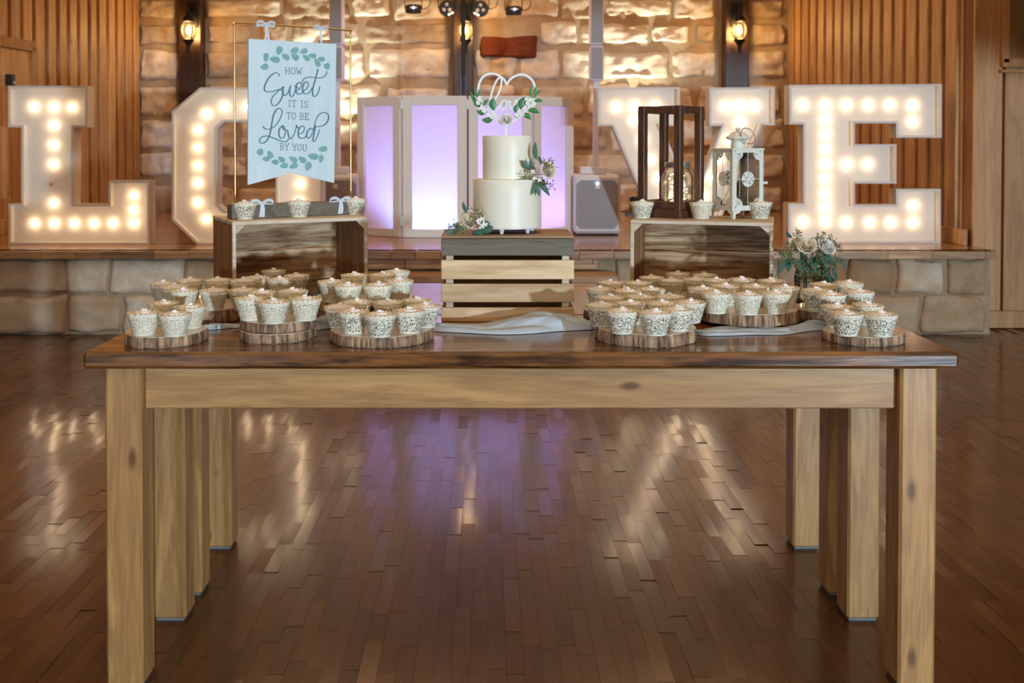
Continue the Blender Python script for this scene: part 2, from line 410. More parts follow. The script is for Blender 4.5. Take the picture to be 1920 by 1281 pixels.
M['filigree'] = filigree_mat('lantern_filigree', (.78, .80, .72))
def bark_mat():
    m, nt, b = newmat('slice_bark'); L = nt.links
    tc = N(nt, 'ShaderNodeTexCoord'); mp = N(nt, 'ShaderNodeMapping'); mp.inputs['Scale'].default_value = (1, 1, .12); L.new(tc.outputs['Object'], mp.inputs[0])
    n1 = N(nt, 'ShaderNodeTexNoise', in_={'Scale': 55, 'Detail': 5, 'Roughness': .6}); L.new(mp.outputs[0], n1.inputs['Vector'])
    n2 = N(nt, 'ShaderNodeTexNoise', in_={'Scale': 150, 'Detail': 3}); L.new(mp.outputs[0], n2.inputs['Vector'])
    g = mathn(nt, 'MULTIPLY_ADD', mathn(nt, 'SUBTRACT', mathn(nt, 'MULTIPLY_ADD', n2.outputs[0], .4, mathn(nt, 'MULTIPLY', n1.outputs[0], .6)), .5), 3.2, .5, clamp=True)
    c = ramp(nt, g, [(0, (.045, .022, .012)), (.35, (.20, .115, .065)), (.62, (.40, .26, .16)), (.8, (.58, .38, .20)), (1, (.78, .58, .34))])
    L.new(c, b.inputs['Base Color']); b.inputs['Roughness'].default_value = .8
    bp = N(nt, 'ShaderNodeBump', in_={'Strength': .8, 'Distance': .003}); L.new(g, bp.inputs['Height']); L.new(bp.outputs[0], b.inputs['Normal'])
    return m
M['bark'] = bark_mat()
def rings_mat():
    m, nt, b = newmat('slice_face'); L = nt.links
    tc = N(nt, 'ShaderNodeTexCoord'); ln = N(nt, 'ShaderNodeVectorMath', operation='LENGTH')
    mp = N(nt, 'ShaderNodeMapping'); mp.inputs['Scale'].default_value = (1, 1, 0); L.new(tc.outputs['Object'], mp.inputs[0]); L.new(mp.outputs[0], ln.inputs[0])
    no = N(nt, 'ShaderNodeTexNoise', in_={'Scale': 9, 'Detail': 3}); L.new(tc.outputs['Object'], no.inputs['Vector'])
    s = mathn(nt, 'SINE', mathn(nt, 'MULTIPLY', mathn(nt, 'MULTIPLY_ADD', no.outputs[0], .03, ln.outputs['Value']), 900))
    c = mixc(nt, mathn(nt, 'MULTIPLY_ADD', s, .35, .5), (.58, .47, .36), (.74, .65, .54))
    L.new(c, b.inputs['Base Color']); b.inputs['Roughness'].default_value = .35; b.inputs['Coat Weight'].default_value = .4
    return m
M['rings'] = rings_mat()
M['grille'] = plain('speaker_grille', (.30, .29, .30), .5, noise_amt=.25, nscale=400)
# ================================================================== THE SETTING
HS = 0.548; DW = 9.93; CEIL = 3.9
random.seed(5)
def struct(name, mb, mat, parent=None, **k):
    o = obj(name, mb, mat, parent, **k)
    if parent is None: o['kind'] = 'structure'
    return o
# floor with end-matched parquet strips
mb = MB(); mb.box((0, -.75, -.03), (12, 16.5, .05)); floor = struct('floor', mb, M['backing'])
SW = .043
def strips():
    out = []
    i0 = int(-5.2/SW); i1 = int(5.2/SW)
    for i in range(i0, i1):
        x = i*SW+SW/2; y = 1.2+random.uniform(-.2, 0)
        while y < 6.35:
            l = random.choice((.14, .17, .2, .23, .26, .3))
            if abs(x) < .62*(y+l)+.35: out.append((x, y+l/2, l))
            y += l
    return out
def strip(mb, x, y, l):
    ta = random.gauss(0, .008); tb = random.gauss(0, .006); r = random.random()
    h = [-.004+0.0, 0]
    vs = []
    for z in (0, 1):
        for sy in (-1, 1):
            for sx in (-1, 1):
                vs.append((x+sx*(SW/2-.0002), y+sy*(l/2-.0002), (-.005 if z == 0 else sx*SW/2*ta+sy*l/2*tb)))
    mb.add(vs, [(4,5,7,6),(0,1,5,4),(2,6,7,3),(0,4,6,2),(1,3,7,5)], r)
def seen(x, y):
    dx = x/y*F+PX; yy = 270+F*CH/y
    return -20 < dx < 1940 and yy < 1300
ss = strips(); near = sorted([s for s in ss if seen(s[0], s[1])], key=lambda s: s[1])[:300]; ns = set(near)
for s in near:
    mb = MB(); strip(mb, *s); obj('floor_strip', mb, M['parquet'], floor)
mb = MB()
for s in ss:
    if s not in ns: strip(mb, *s)
o = obj('floor_strips', mb, M['parquet'], floor); o['kind'] = 'stuff'
# ceiling and hall walls
mb = MB(); mb.box((0, .5, CEIL+.05), (12.2, 19.2, .1)); struct('ceiling', mb, M['ceil'])
mb = MB(); mb.box((0, -9.05, 1.9), (12, .1, 4.0)); struct('wall_rear', mb, M['plaster'])
mb = MB(); mb.box((-6.05, -1.2, 1.9), (.1, 15.6, 4.0)); struct('wall_hall_left', mb, M['plaster'])
mb = MB(); mb.box((6.05, -1.2, 1.9), (.1, 15.6, 4.0)); struct('wall_hall_right', mb, M['plaster'])
# back wall : mortar, limestone blocks, dark posts
mb = MB(); mb.box((-.24, DW+.1, 2.2), (6.7, .14, 3.45)); wall_back = struct('wall_back', mb, M['mortar'])
POSTS = [(361, 42), (869, 38), (1378, 44)]
postx = [((c-PX)/F*(DW-.08), w_/F*DW) for c, w_ in POSTS]
def stone(name, parent, x0, x1, z0, z1, y, prot, mat, r=None, nx=14, nz=7, rough=.018, seed=0, rnd=None, crn=.03):
    mb = MB(); cx = (x0+x1)/2; cz = (z0+z1)/2; w2 = (x1-x0)/2; h2 = (z1-z0)/2
    vs = []; sd = random.uniform(0, 50)
    cr = min(crn, h2*.3)
    for j in range(nz+1):
        for i in range(nx+1):
            u = -1+2*i/nx; v = -1+2*j/nz
            ex = noise.noise(Vector((cx+u*w2, cz+v*h2, sd)))*1.0
            # rounded-rectangle outline with wobble
            xx = u*w2; zz = v*h2
            ax = max(0, abs(xx)-(w2-cr)); az = max(0, abs(zz)-(h2-cr)); q = math.hypot(ax, az)
            if q > cr: xx -= math.copysign(ax*(1-cr/q), xx); zz -= math.copysign(az*(1-cr/q), zz)
            wob = noise.noise(Vector((cx*3+u*w2*6, cz*3+v*h2*6, sd+9)))*.034*max(abs(u), abs(v))**3
            xx += wob; zz += wob*.7
            e = max(abs(u), abs(v)); edge = max(0, (e-.88)/.12)**2
            n1 = noise.fractal(Vector((xx*7+sd, zz*9, sd)), 1.0, 2.0, 4)
            yy = y-prot*(1-edge*.75)-n1*rough*(1-edge*.5)
            vs.append((cx+xx, yy, cz+zz))
    fs = [(j*(nx+1)+i, j*(nx+1)+i+1, (j+1)*(nx+1)+i+1, (j+1)*(nx+1)+i) for j in range(nz) for i in range(nx)]
    n = len(vs); ring = [i for i in range(nx+1)]+[j*(nx+1)+nx for j in range(1, nz+1)]+[nz*(nx+1)+i for i in range(nx-1, -1, -1)]+[j*(nx+1) for j in range(nz-1, 0, -1)]
    for k in ring: vs.append((vs[k][0], y+.03, vs[k][2]))
    m = len(ring)
    for a in range(m):
        b = (a+1) % m; fs.append((ring[b], ring[a], n+a, n+b))
    mb.add(vs, fs, random.random() if rnd is None else rnd)
    return obj(name, mb, mat, parent, smooth=True, angle=60)
random.seed(11)
yw = DW+.03
z = HS+.01; rowi = 0
rust = (899, 1003, 68, 106)
rz1 = P(0, rust[2], DW-.1).z; rz0 = P(0, rust[3], DW-.1).z
rows = []
while z < 3.75:
    h = random.choice((.20, .25, .29)); rows.append((z, min(z+h, 3.86))); z += h+random.uniform(.04, .08)
spans = [(-3.50, postx[0][0]-postx[0][1]/2-.01), (postx[0][0]+postx[0][1]/2+.01, postx[1][0]-postx[1][1]/2-.01),
         (postx[1][0]+postx[1][1]/2+.01, postx[2][0]-postx[2][1]/2-.01), (postx[2][0]+postx[2][1]/2+.01, 3.02)]
rr_ = min(rows, key=lambda q: abs((q[0]+q[1])/2-(rz0+rz1)/2))
for (z0, z1) in rows:
    for si, (a, b) in enumerate(spans):
        x = a
        while x < b-.05:
            w_ = random.uniform(.30, .80)
            if b-(x+w_) < .2: w_ = b-x
            x1 = x+w_-random.uniform(.03, .08)
            zz0 = z0+random.uniform(-.02, .03); zz1 = z1-random.uniform(-.02, .03)
            isr = si == 2 and x < a+.02 and (z0, z1) == rr_
            if isr: x1 = a+.64; stone('stone_block', wall_back, a+.06, x1-.02, rz0-.01, rz1+.01, yw, .09, M['rust_stone'], rough=.03, nx=20, nz=9); x = x1+.03; continue
            stone('stone_block', wall_back, x, x1, zz0, zz1, yw, random.uniform(.022, .040), M['stone'], rough=.036, nx=20, nz=10)
            x += w_
for (cx, w_) in postx:
    mb = MB(); mb.box((cx, DW-.07, (HS+CEIL)/2), (w_, .16, CEIL-HS), ch=.01); obj('timber_post', mb, M['post'], wall_back)
# side walls of the stage, board on board
def side_wall(name, p0, p1, zb, pitch, wd, mat, sgn, base=True):
    p0 = Vector((*p0, 0)); p1 = Vector((*p1, 0)); u = (p1-p0); Lw = u.length; u.normalize()
    n = Vector((-u.y, u.x, 0))*sgn; rz = math.atan2(u.y, u.x)
    mb = MB(); c = (p0+p1)/2-n*.05; mb.box((c.x, c.y, (zb+CEIL)/2), (Lw, .1, CEIL-zb), rz)
    wl = struct(name, mb, M['backing'])
    k = 0; d = .01
    while d+wd < Lw+.02:
        ww = wd*random.uniform(.9, 1.12); c = p0+u*(d+ww/2)+n*.016
        mb = MB(); mb.box((c.x, c.y, (zb+CEIL)/2), (ww, .032, CEIL-zb), rz, ch=.005); obj('plank', mb, mat, wl)
        gw = pitch-ww
        if gw > .03:
            c = p0+u*(d+ww+gw*.5)+n*.004
            mb = MB(); mb.box((c.x, c.y, (zb+CEIL)/2), (gw*.72, .012, CEIL-zb), rz, ch=.003); obj('batten', mb, mat, wl)
        d += pitch
    if base:
        c = (p0+p1)/2+n*.035; mb = MB(); mb.box((c.x, c.y, zb+.055), (Lw, .03, .11), rz, ch=.004); obj('skirting', mb, M['plank'], wl)
    return wl
side_wall('wall_right', (3.04, DW), (3.235, 6.60), HS, .19, .125, M['plank'], -1)
wl_left = side_wall('wall_left', (-3.526, DW), (-3.80, 5.9), HS, .185, .12, M['plank'], 1)
# proscenium wall to the right of the stage, with a framed opening at the picture's edge
mb = MB(); mb.box((4.62, 6.66, 1.95), (2.76, .1, 3.9)); wfr = struct('wall_front_right', mb, M['backing'])
x = 3.235
for k, ww in enumerate((.196, .035, .15, .17, .18, .18, .18, .18, .18, .18, .18, .18, .18, .18, .18, .18)):
    if ww < .05:
        x += .012; continue
    mb = MB(); mb.box((x+ww/2, 6.595, 1.95), (ww-.006, .03, 3.9), ch=.003, r=.9 if k == 0 else None); obj('plank', mb, M['plank_light'], wfr); x += ww
mb = MB(); mb.box((4.62, 6.565, .06), (2.7, .03, .115), ch=.004); struct('baseboard_right', mb, M['plank_light'])
mb = MB(); zt = P(0, 118, 6.55).z
mb.box((3.43, 6.56, zt+.75), (.045, .04, 1.5), ch=.004); mb.box((3.80, 6.56, zt-.0), (.78, .04, .06), ch=.004); mb.box((3.80, 6.56, zt-.055), (.80, .06, .02), ch=.004)
win = struct('window_1', mb, M['plank_light'])
mb = MB(); mb.box((3.82, 6.57, zt+.75), (.72, .012, 1.42)); obj('pane', mb, M['glass'], win)
# proscenium on the left (outside the frame) and small door in the left stage wall
mb = MB(); mb.box((-4.9, 6.66, 1.95), (2.2, .1, 3.9)); struct('wall_front_left', mb, M['plank_light'])
def on_left(x, y):        # point of the left stage wall under a pixel
    a = Vector((-3.526, DW)); b = Vector((-3.80, 5.9)); dx = (x-PX)/F
    s = (a.x-dx*a.y)/(dx*(b.y-a.y)-(b.x-a.x)); D = a.y+(b.y-a.y)*s
    return P(x, y, D)
a = on_left(54, 88); b = on_left(-40, 70); rz = math.atan2(b.y-a.y, b.x-a.x); L_ = math.hypot(b.x-a.x, b.y-a.y)
mb = MB(); mb.box(((a.x+b.x)/2+.03, (a.y+b.y)/2, a.z+.0), (L_, .05, .085), rz, ch=.004)
mb.box((a.x+.03, a.y, (a.z+HS)/2), (.075, .05, a.z-HS), rz, ch=.004)
door = struct('door_1', mb, M['crate_side'])
mb = MB()
for k in range(6):
    t = (k+.5)/6; mb.box((a.x+(b.x-a.x)*t+.022, a.y+(b.y-a.y)*t, (a.z+HS)/2), (L_/6-.006, .03, a.z-HS-.05), rz, ch=.003); obj('door_board', mb, M['plank_light'], door); mb = MB()
q = on_left(3, 150); t = thing('wall_fitting', 'small black fitting fixed to the left plank wall above the letter L', 'fitting', (q.x, q.y, q.z))
mb = MB(); mb.box((q.x+.06, q.y, q.z), (.05, .07, .085), rz, ch=.006); obj('housing', mb, M['blackp'], t)
mb = MB(); mb.box((q.x+.085, q.y, q.z-.02), (.012, .03, .02), rz); obj('lens', mb, M['lens'], t)
# ------------------------------------------------------------------ stage
XL, XR = -3.9, 3.24; DL = 6.25
mb = MB(); mb.box(((XL+XR)/2, 8.2, (HS-.05)/2), (XR-XL, 3.7, HS-.052)); stage = struct('stage', mb, M['mortar'])
mb = MB(); y = DL+.03
while y < DW:
    x = XL-.1+random.uniform(-.5, 0)
    while x < XR:
        l = random.uniform(.6, 1.3); x1 = min(x+l, XR); xa = max(x, XL)
        if x1-xa > .02: mb.box(((xa+x1)/2, y+.045, HS-.012), (x1-xa-.002, .088, .024))
        x += l
    y += .09
o = obj('floor_boards', mb, M['stage_wood'], stage); o['kind'] = 'stuff'
random.seed(21)
x = -4.3; XR2 = P(1870, 470, DL).x
while x < XR2:
    l = random.choice((.16, .22, .28, .34)); x1 = min(x+l, XR2)
    mb = MB(); mb.box(((x+x1)/2, DL+.055, HS-.0245), (x1-x-.001, .11, .049), ch=.003); obj('lip_board', mb, M['lip'], stage); x = x1
# limestone blocks of the stage front: two courses
for (z0, z1, edges) in ((.262, .492, [-3.6, -3.2, -2.71, -2.44, -1.96, -1.45, -.97, .82, 1.12, 1.47, 1.86, 2.31, 2.615, 2.95, 3.22]),
                        (.008, .255, [-3.5, -2.72, -2.36, -1.62, -.97, .82, 1.30, 1.72, 2.385, 2.795, 3.21])):
    for a, b in zip(edges[:-1], edges[1:]):
        if a > -.98 and b < .83: continue
        stone('stone_block', stage, a+.008, b-.010, z0+random.uniform(0, .008), z1-random.uniform(0, .008), 6.35, .034, M['stage_stone'], nx=22, nz=11, rough=.012, crn=.012)
# steps in the middle
SX0, SX1 = -.96, P(1160, 518, 6.02).x
steps = struct('stage_steps', (lambda m: (m.box(((SX0+SX1)/2, 5.95, .10), (SX1-SX0-.06, .62, .2)), m)[1])(MB()), M['mortar'])
mb = MB(); mb.box(((SX0+SX1)/2, 6.17, .2), (SX1-SX0-.06, .2, .38)); obj('carcass', mb, M['lip'], steps)
random.seed(8)
for i, (zs, df, db) in enumerate(((.4226, 6.02, 6.27), (.318, 5.79, 6.04), (.212, 5.56, 5.81), (.106, 5.33, 5.58))):
    mb = MB(); mb.box(((SX0+SX1)/2, (df+db)/2, zs-.023), (SX1-SX0, db-df, .046), ch=.006); obj('tread', mb, M['lip'] if i < 1 else M['stage_wood'], steps)
    x = SX0+.03
    while x < SX1-.04:
        l = random.choice((.2, .3, .38)); x1 = min(x+l, SX1-.03)
        mb = MB(); mb.box(((x+x1)/2, df+.035, (zs-.046)-.029), (x1-x-.003, .03, .0585), ch=.002); obj('riser_block', mb, M['lip'], steps); x = x1
for zz in (HS-.075, HS-.107):          # blocks between the lip and the top tread
    x = SX0+.03
    while x < SX1-.12:
        l = random.choice((.2, .3, .4)); x1 = min(x+l, SX1-.1)
        mb = MB(); mb.box(((x+x1)/2, DL+.05, zz+.008), (x1-x-.003, .05, .031), ch=.002); obj('riser_block', mb, M['lip'], steps); x = x1

# ================================================================== MARQUEE LETTERS
def offset(poly, d):
    n = len(poly); A = sum(poly[i][0]*poly[(i+1) % n][1]-poly[(i+1) % n][0]*poly[i][1] for i in range(n)); sg = 1 if A > 0 else -1
    out = []
    for i in range(n):
        p = Vector(poly[i]); a = (p-Vector(poly[i-1])).normalized(); b = (Vector(poly[(i+1) % n])-p).normalized()
        na = Vector((-a.y, a.x))*sg; nb = Vector((-b.y, b.x))*sg; m = (na+nb).normalized()
        out.append(tuple(p+m*(d/max(.3, m.dot(na)))))
    return out
def letter(ch, px, bulbs, D, label, hole=None, off=(), depth=.12):
    zmin = min(P(x, y, D).z for x, y in px); dz = HS+.001-zmin
    W = lambda p: (P(p[0], p[1], D).x, P(p[0], p[1], D).z+dz)
    out = [W(p) for p in px]; cx = sum(p[0] for p in out)/len(out)
    t = thing('marquee_letter', label, 'marquee letter', (cx, D+depth/2, HS), group='marquee letters along the stage')
    Y0, Y1, YF = D, D+depth, D+.048
    inn = offset(out, .016)
    mb = MB(); V = lambda p, y: Vector((p[0], y, p[1]))
    loops = [(out, inn)]
    if hole:
        hw = [W(p) for p in hole]; hin = offset(hw, -.016); loops.append((hw, hin))
    for (o_, i_) in loops:
        n = len(o_); vs = [V(p, Y0) for p in o_]+[V(p, Y0) for p in i_]+[V(p, YF+.002) for p in i_]+[V(p, Y1) for p in o_]
        fs = []
        for k in range(n):
            k2 = (k+1) % n
            fs += [(k, k2, n+k2, n+k), (n+k, n+k2, 2*n+k2, 2*n+k), (k, 3*n+k, 3*n+k2, k2)]
        mb.add(vs, fs, .5)
    rim = obj('rim', mb, M['letter'], t)
    def panel(y, flip, a, b):
        m2 = MB()
        if not hole: m2.add([V(p, y) for p in a], [tuple(range(len(a)))], .5)
        else:
            n = len(a); m2.add([V(p, y) for p in a]+[V(p, y) for p in b], [(k, (k+1) % n, n+(k+1) % n, n+k) for k in range(n)], .5)
        return m2
    obj('face_panel', panel(YF, 0, offset(out, .002), offset(hw, -.002) if hole else None), M['letter'], t)
    obj('back_panel', panel(Y1-.002, 1, out, hw if hole else None), M['letter'], t)
    proto = None
    for (x, y) in list(bulbs)+list(off):
        p = W((x, y)); isoff = (x, y) in off
        m2 = MB(); m2.ball((0, 0, 0), .0155 if not isoff else .013, n=8, m=6)
        if isoff: b = obj('bulb', m2, M['bulb_off'], t, smooth=True, local=True); b['label'] = 'unlit amber bulb'
        elif proto is None: b = proto = obj('bulb', m2, M['bulb'], t, smooth=True, local=True)
        else: b = proto.copy(); C.objects.link(b)
        b.location = (p[0]-cx, YF-.029-(D+depth/2), p[1]-HS)
    return t
letter('L', [(15,161),(164,161),(164,239),(138,239),(138,383),(203,383),(203,339),(280,339),(280,459),(16,459),(16,382),(40,382),(40,239),(15,239)],
       [(58,200),(95,200),(130,201),(95,235),(95,272),(95,309),(95,382),(59,420),(96,420),(134,420),(171,420),(207,420),(246,420),(246,395),(246,367)],
       6.66, 'tall white marquee letter L lit by warm bulbs at the left end of the stage', off=[(94,346)])
letter('O', [(375,163),(552,163),(605,208),(605,412),(552,458),(370,458),(322,412),(322,208)],
       [(383,212),(418,199),(460,199),(500,199),(541,210),(367,243),(367,276),(367,310),(367,343),(367,380),(383,411),(420,420),(460,420),(500,420),(541,411),(560,243),(560,276),(560,310),(561,345),(560,378)],
       6.66, 'white eight-sided marquee letter O half hidden by the hanging sign',
       hole=[(420,228),(505,228),(517,240),(517,383),(505,395),(420,395),(408,383),(408,240)])
letter('V', [(1121,164),(1275,163),(1275,236),(1241,236),(1300,376),(1353,236),(1330,236),(1330,164),(1453,163),(1453,235),(1429,235),(1331,457),(1243,457),(1148,236),(1121,236)],
       [(1157,200),(1192,199),(1231,199),(1192,226),(1207,262),(1221,299),(1237,335),(1252,371),(1268,405),(1289,428),(1310,400),(1322,367),(1337,333),(1352,299),(1370,262),(1391,229),(1363,199),(1390,198),(1418,198)],
       6.72, 'white marquee letter V behind the dark wooden lantern on stage')
letter('E', [(1480,160),(1766,158),(1766,259),(1680,259),(1680,232),(1603,232),(1603,271),(1681,271),(1681,345),(1603,345),(1603,384),(1680,384),(1680,355),(1764,355),(1764,457),(1478,457),(1478,382),(1506,382),(1506,234),(1480,234)],
       [(1509,197),(1552,197),(1592,197),(1633,197),(1674,197),(1717,198),(1717,229),(1552,224),(1552,252),(1552,280),(1552,308),(1552,336),(1552,364),(1552,390),(1593,309),(1632,309),(1718,387),(1510,418),(1552,417),(1591,419),(1636,419),(1676,419),(1718,419)],
       6.75, 'white marquee letter E with the closest-set column of bulbs at right end of stage')

# ================================================================== SCONCES
def sconce(px, label):
    q = P(px, 57, 9.63); t = thing('wall_sconce', label, 'wall lamp', (q.x, 9.78, q.z), group='lantern sconces on the dark posts')
    c = Vector((q.x, q.y, q.z))
    g = .072
    mb = MB(); mb.lathe([(.045, -.085), (.066, -.05), (g, 0), (.066, .05), (.050, .085)], c, 16); obj('glass_globe', mb, M['seed_glass'], t, smooth=True)
    mb = MB(); mb.lathe([(.001, .20), (.012, .17), (.018, .15), (.040, .135), (.058, .10), (.060, .085), (.05, .08)], c, 14)
    obj('cap', mb, M['black'], t, smooth=True, angle=40)
    mb = MB(); mb.lathe([(.048, -.08), (.058, -.09), (.055, -.105), (.03, -.13), (.016, -.16), (.02, -.19), (.008, -.22), (.001, -.24)], c, 14); obj('base_cup', mb, M['black'], t, smooth=True, angle=40)
    for k in range(4):
        a = PI/4+k*PI/2; mb = MB(); mb.tube([c+Vector((math.cos(a)*r_, math.sin(a)*r_, z_)) for r_, z_ in ((.05, -.088), (.070, -.05), (.077, 0), (.070, .05), (.055, .09))], .004, 5); obj('cage_bar', mb, M['black'], t)
    mb = MB(); mb.tube([c+Vector((0, 0, .18)), c+Vector((0, .03, .235)), c+Vector((0, .09, .25)), c+Vector((0, .17, .20))], .011, 8); obj('arm', mb, M['black'], t, smooth=True)
    mb = MB(); mb.box((c.x, 9.773, c.z+.17), (.11, .02, .24), ch=.008); obj('back_plate', mb, M['black'], t)
    mb = MB(); mb.ball(c, .024, n=10, m=8, sc=(1, 1, 1.5)); obj('bulb', mb, M['sconce_bulb'], t, smooth=True)
    lamp('sconce_light', 'POINT', c+Vector((0, -.04, 0)), 17, (1, .64, .28), .06)
sconce(353, 'black lantern wall lamp, left one, above the letter O')
sconce(873, 'black lantern wall lamp, middle one, behind the lighting stand pole')
sconce(1387, 'black lantern wall lamp, right one, above the letter V')

# ================================================================== FOLDING SCREEN
ZB = HS+.002; DS = 7.17; ZT = P(0, 180, DS).z
def panel_x(px, D): return (px-PX)/F*D
pts = [(panel_x(671, 7.42), 7.42), (panel_x(753.5, DS), DS), (panel_x(877, DS), DS+.0), (panel_x(999, DS), DS), (panel_x(1074, 7.45), 7.45)]
scr = thing('folding_screen', 'white framed folding screen with cloth panels glowing violet behind the cake', 'screen', (pts[2][0], DS, HS))
for i in range(4):
    a = Vector((*pts[i], 0)); b = Vector((*pts[i+1], 0)); u = (b-a); W_ = u.length-.012; u.normalize(); rz = math.atan2(u.y, u.x); c = (a+b)/2
    Z = (ZT+ZB)/2; H = ZT-ZB; st = .068
    mb = MB()
    for s in (-1, 1):
        q = c+u*s*(W_/2-st/2); mb.box((q.x, q.y, Z), (st, .035, H), rz, ch=.004)
    for s, hh in ((1, st), (-1, .058)):
        mb.box((c.x, c.y, Z+s*(H/2-hh/2)), (W_-2*st, .033, hh), rz, ch=.002)
    fr = obj('panel_frame', mb, M['screen_frame'], scr)
    mb = MB(); n_ = Vector((-u.y, u.x, 0)); q = c+n_*.010
    m_ = Matrix.Translation((q.x, q.y, Z)) @ Matrix.Rotation(rz, 4, 'Z'); hw = W_/2-st+.004; hh = H/2-.056
    mb.add([m_ @ Vector((x, 0, z_)) for x, z_ in ((-hw, -hh), (hw, -hh), (hw, hh), (-hw, hh))], [(0, 1, 2, 3)], .5)
    obj('panel_cloth', mb, M['fabric'], scr)
    if i < 3:
        for zz in (ZB+.12, ZT-.06):
            mb = MB(); mb.box((pts[i+1][0], pts[i+1][1]-.016, zz), (.022, .006, .07)); obj('hinge', mb, M['zinc'], scr)
for (x, y, z_, e, col) in ((panel_x(812, 7.5), 7.52, HS+.10, 24, (.26, .40, 1)), (panel_x(945, 7.5), 7.52, HS+.10, 12, (.34, .34, 1)), (panel_x(1012, 7.6), 7.62, HS+.12, 13, (.42, .28, 1)), (panel_x(742, 7.7), 7.75, HS+.3, 9, (.48, .28, 1))):
    t = thing('floor_uplight', {24: 'low black stage light behind second screen panel from the left', 12: 'low black stage light behind third screen panel from the left', 13: 'low black stage light behind the right screen panel', 9: 'low black stage light behind the left screen panel'}[e], 'stage light', (x, y+.08, HS), group='stage lights behind the screen')
    mb = MB(); mb.tube([(x, y+.02, z_-.02), (x, y+.13, z_-.06)], .05, 12); obj('housing', mb, M['black'], t)
    mb = MB(); mb.tube([(x-.06, y+.08, z_-.04), (x-.06, y+.08, HS+.006), (x+.06, y+.08, HS+.006), (x+.06, y+.08, z_-.04)], .006, 6); obj('yoke', mb, M['black'], t)
    lamp('violet_spot', 'SPOT', (x, y, z_), e*.75, col, .04, (x, y-.35, z_+.30), spot=150, blend=.6)
lamp('violet_fill', 'AREA', (-.15, 8.1, 1.35), 5, (.40, .38, 1), .9, (-.15, 7.0, 1.1), spread=math.radians(110))

# ================================================================== SPEAKERS
def column_speaker(x, D, label, led):
    t = thing('column_speaker', label, 'speaker', (x, D, HS), group='white column speakers')
    top = P(0, 328, D).z; w_ = .352
    mb = MB(); mb.box((x, D+.18, (HS+.012+top)/2), (w_, .36, top-HS-.012), ch=.02); sub = obj('subwoofer', mb, M['spk'], t)
    mb = MB(); m_ = Matrix.Translation((x, D-.002, (HS+top)/2+.005)) @ Matrix.Rotation(PI/2, 4, 'X')
    a, b = w_/2-.022, (top-HS)/2-.045; c_ = .03
    mb.prism([(-a+c_, -b), (a-c_, -b), (a, -b+c_), (a, b-c_), (a-c_, b), (-a+c_, b), (-a, b-c_), (-a, -b+c_)], m_, .006); obj('grille', mb, M['grille'], sub)
    mb = MB(); mb.box((x, D-.012, top-.085), (.035, .006, .035), ch=.002); obj('badge', mb, M['screen_frame'], sub)
    if led:
        mb = MB(); mb.ball((x, D-.013, top-.063), .009); obj('led', mb, M['led'], sub)
    for sx in (-1, 1):
        for sy in (.04, .32):
            mb = MB(); mb.lathe([(.02, 0), (.02, .016)], (x+sx*.14, D+sy, HS), 8); obj('foot', mb, M['blackp'], t)
    zc = P(0, 152, D).z
    mb = MB(); mb.box((x-.0, D+.1, (top+zc)/2), (.042, .042, zc-top+.01), ch=.003); obj('pole', mb, M['spk'], t)
    mb = MB(); mb.box((x-.02, D+.12, top+.03), (.20, .10, .06), ch=.01); obj('base_bracket', mb, M['spk'], t)
    for k in range(2):
        z0 = zc+.005+k*.36 if k == 0 else P(0, 83, D).z; z1 = P(0, 83, D).z-.004 if k == 0 else P(0, 83, D).z+.75
        mb = MB(); mb.box((x, D+.1, (z0+z1)/2), (.1, .13, z1-z0), ch=.012); ar = obj('array_column', mb, M['spk'], t)
        mb = MB(); mb.box((x, D+.032, (z0+z1)/2), (.082, .006, z1-z0-.03), ch=.002); obj('grille', mb, M['grille'], ar)
column_speaker(panel_x(1120, 7.34), 7.34, 'white column speaker on a grey-grilled subwoofer right of the screen', True)
column_speaker(panel_x(629, 7.34), 7.34, 'white column speaker standing behind the hanging sign', False)
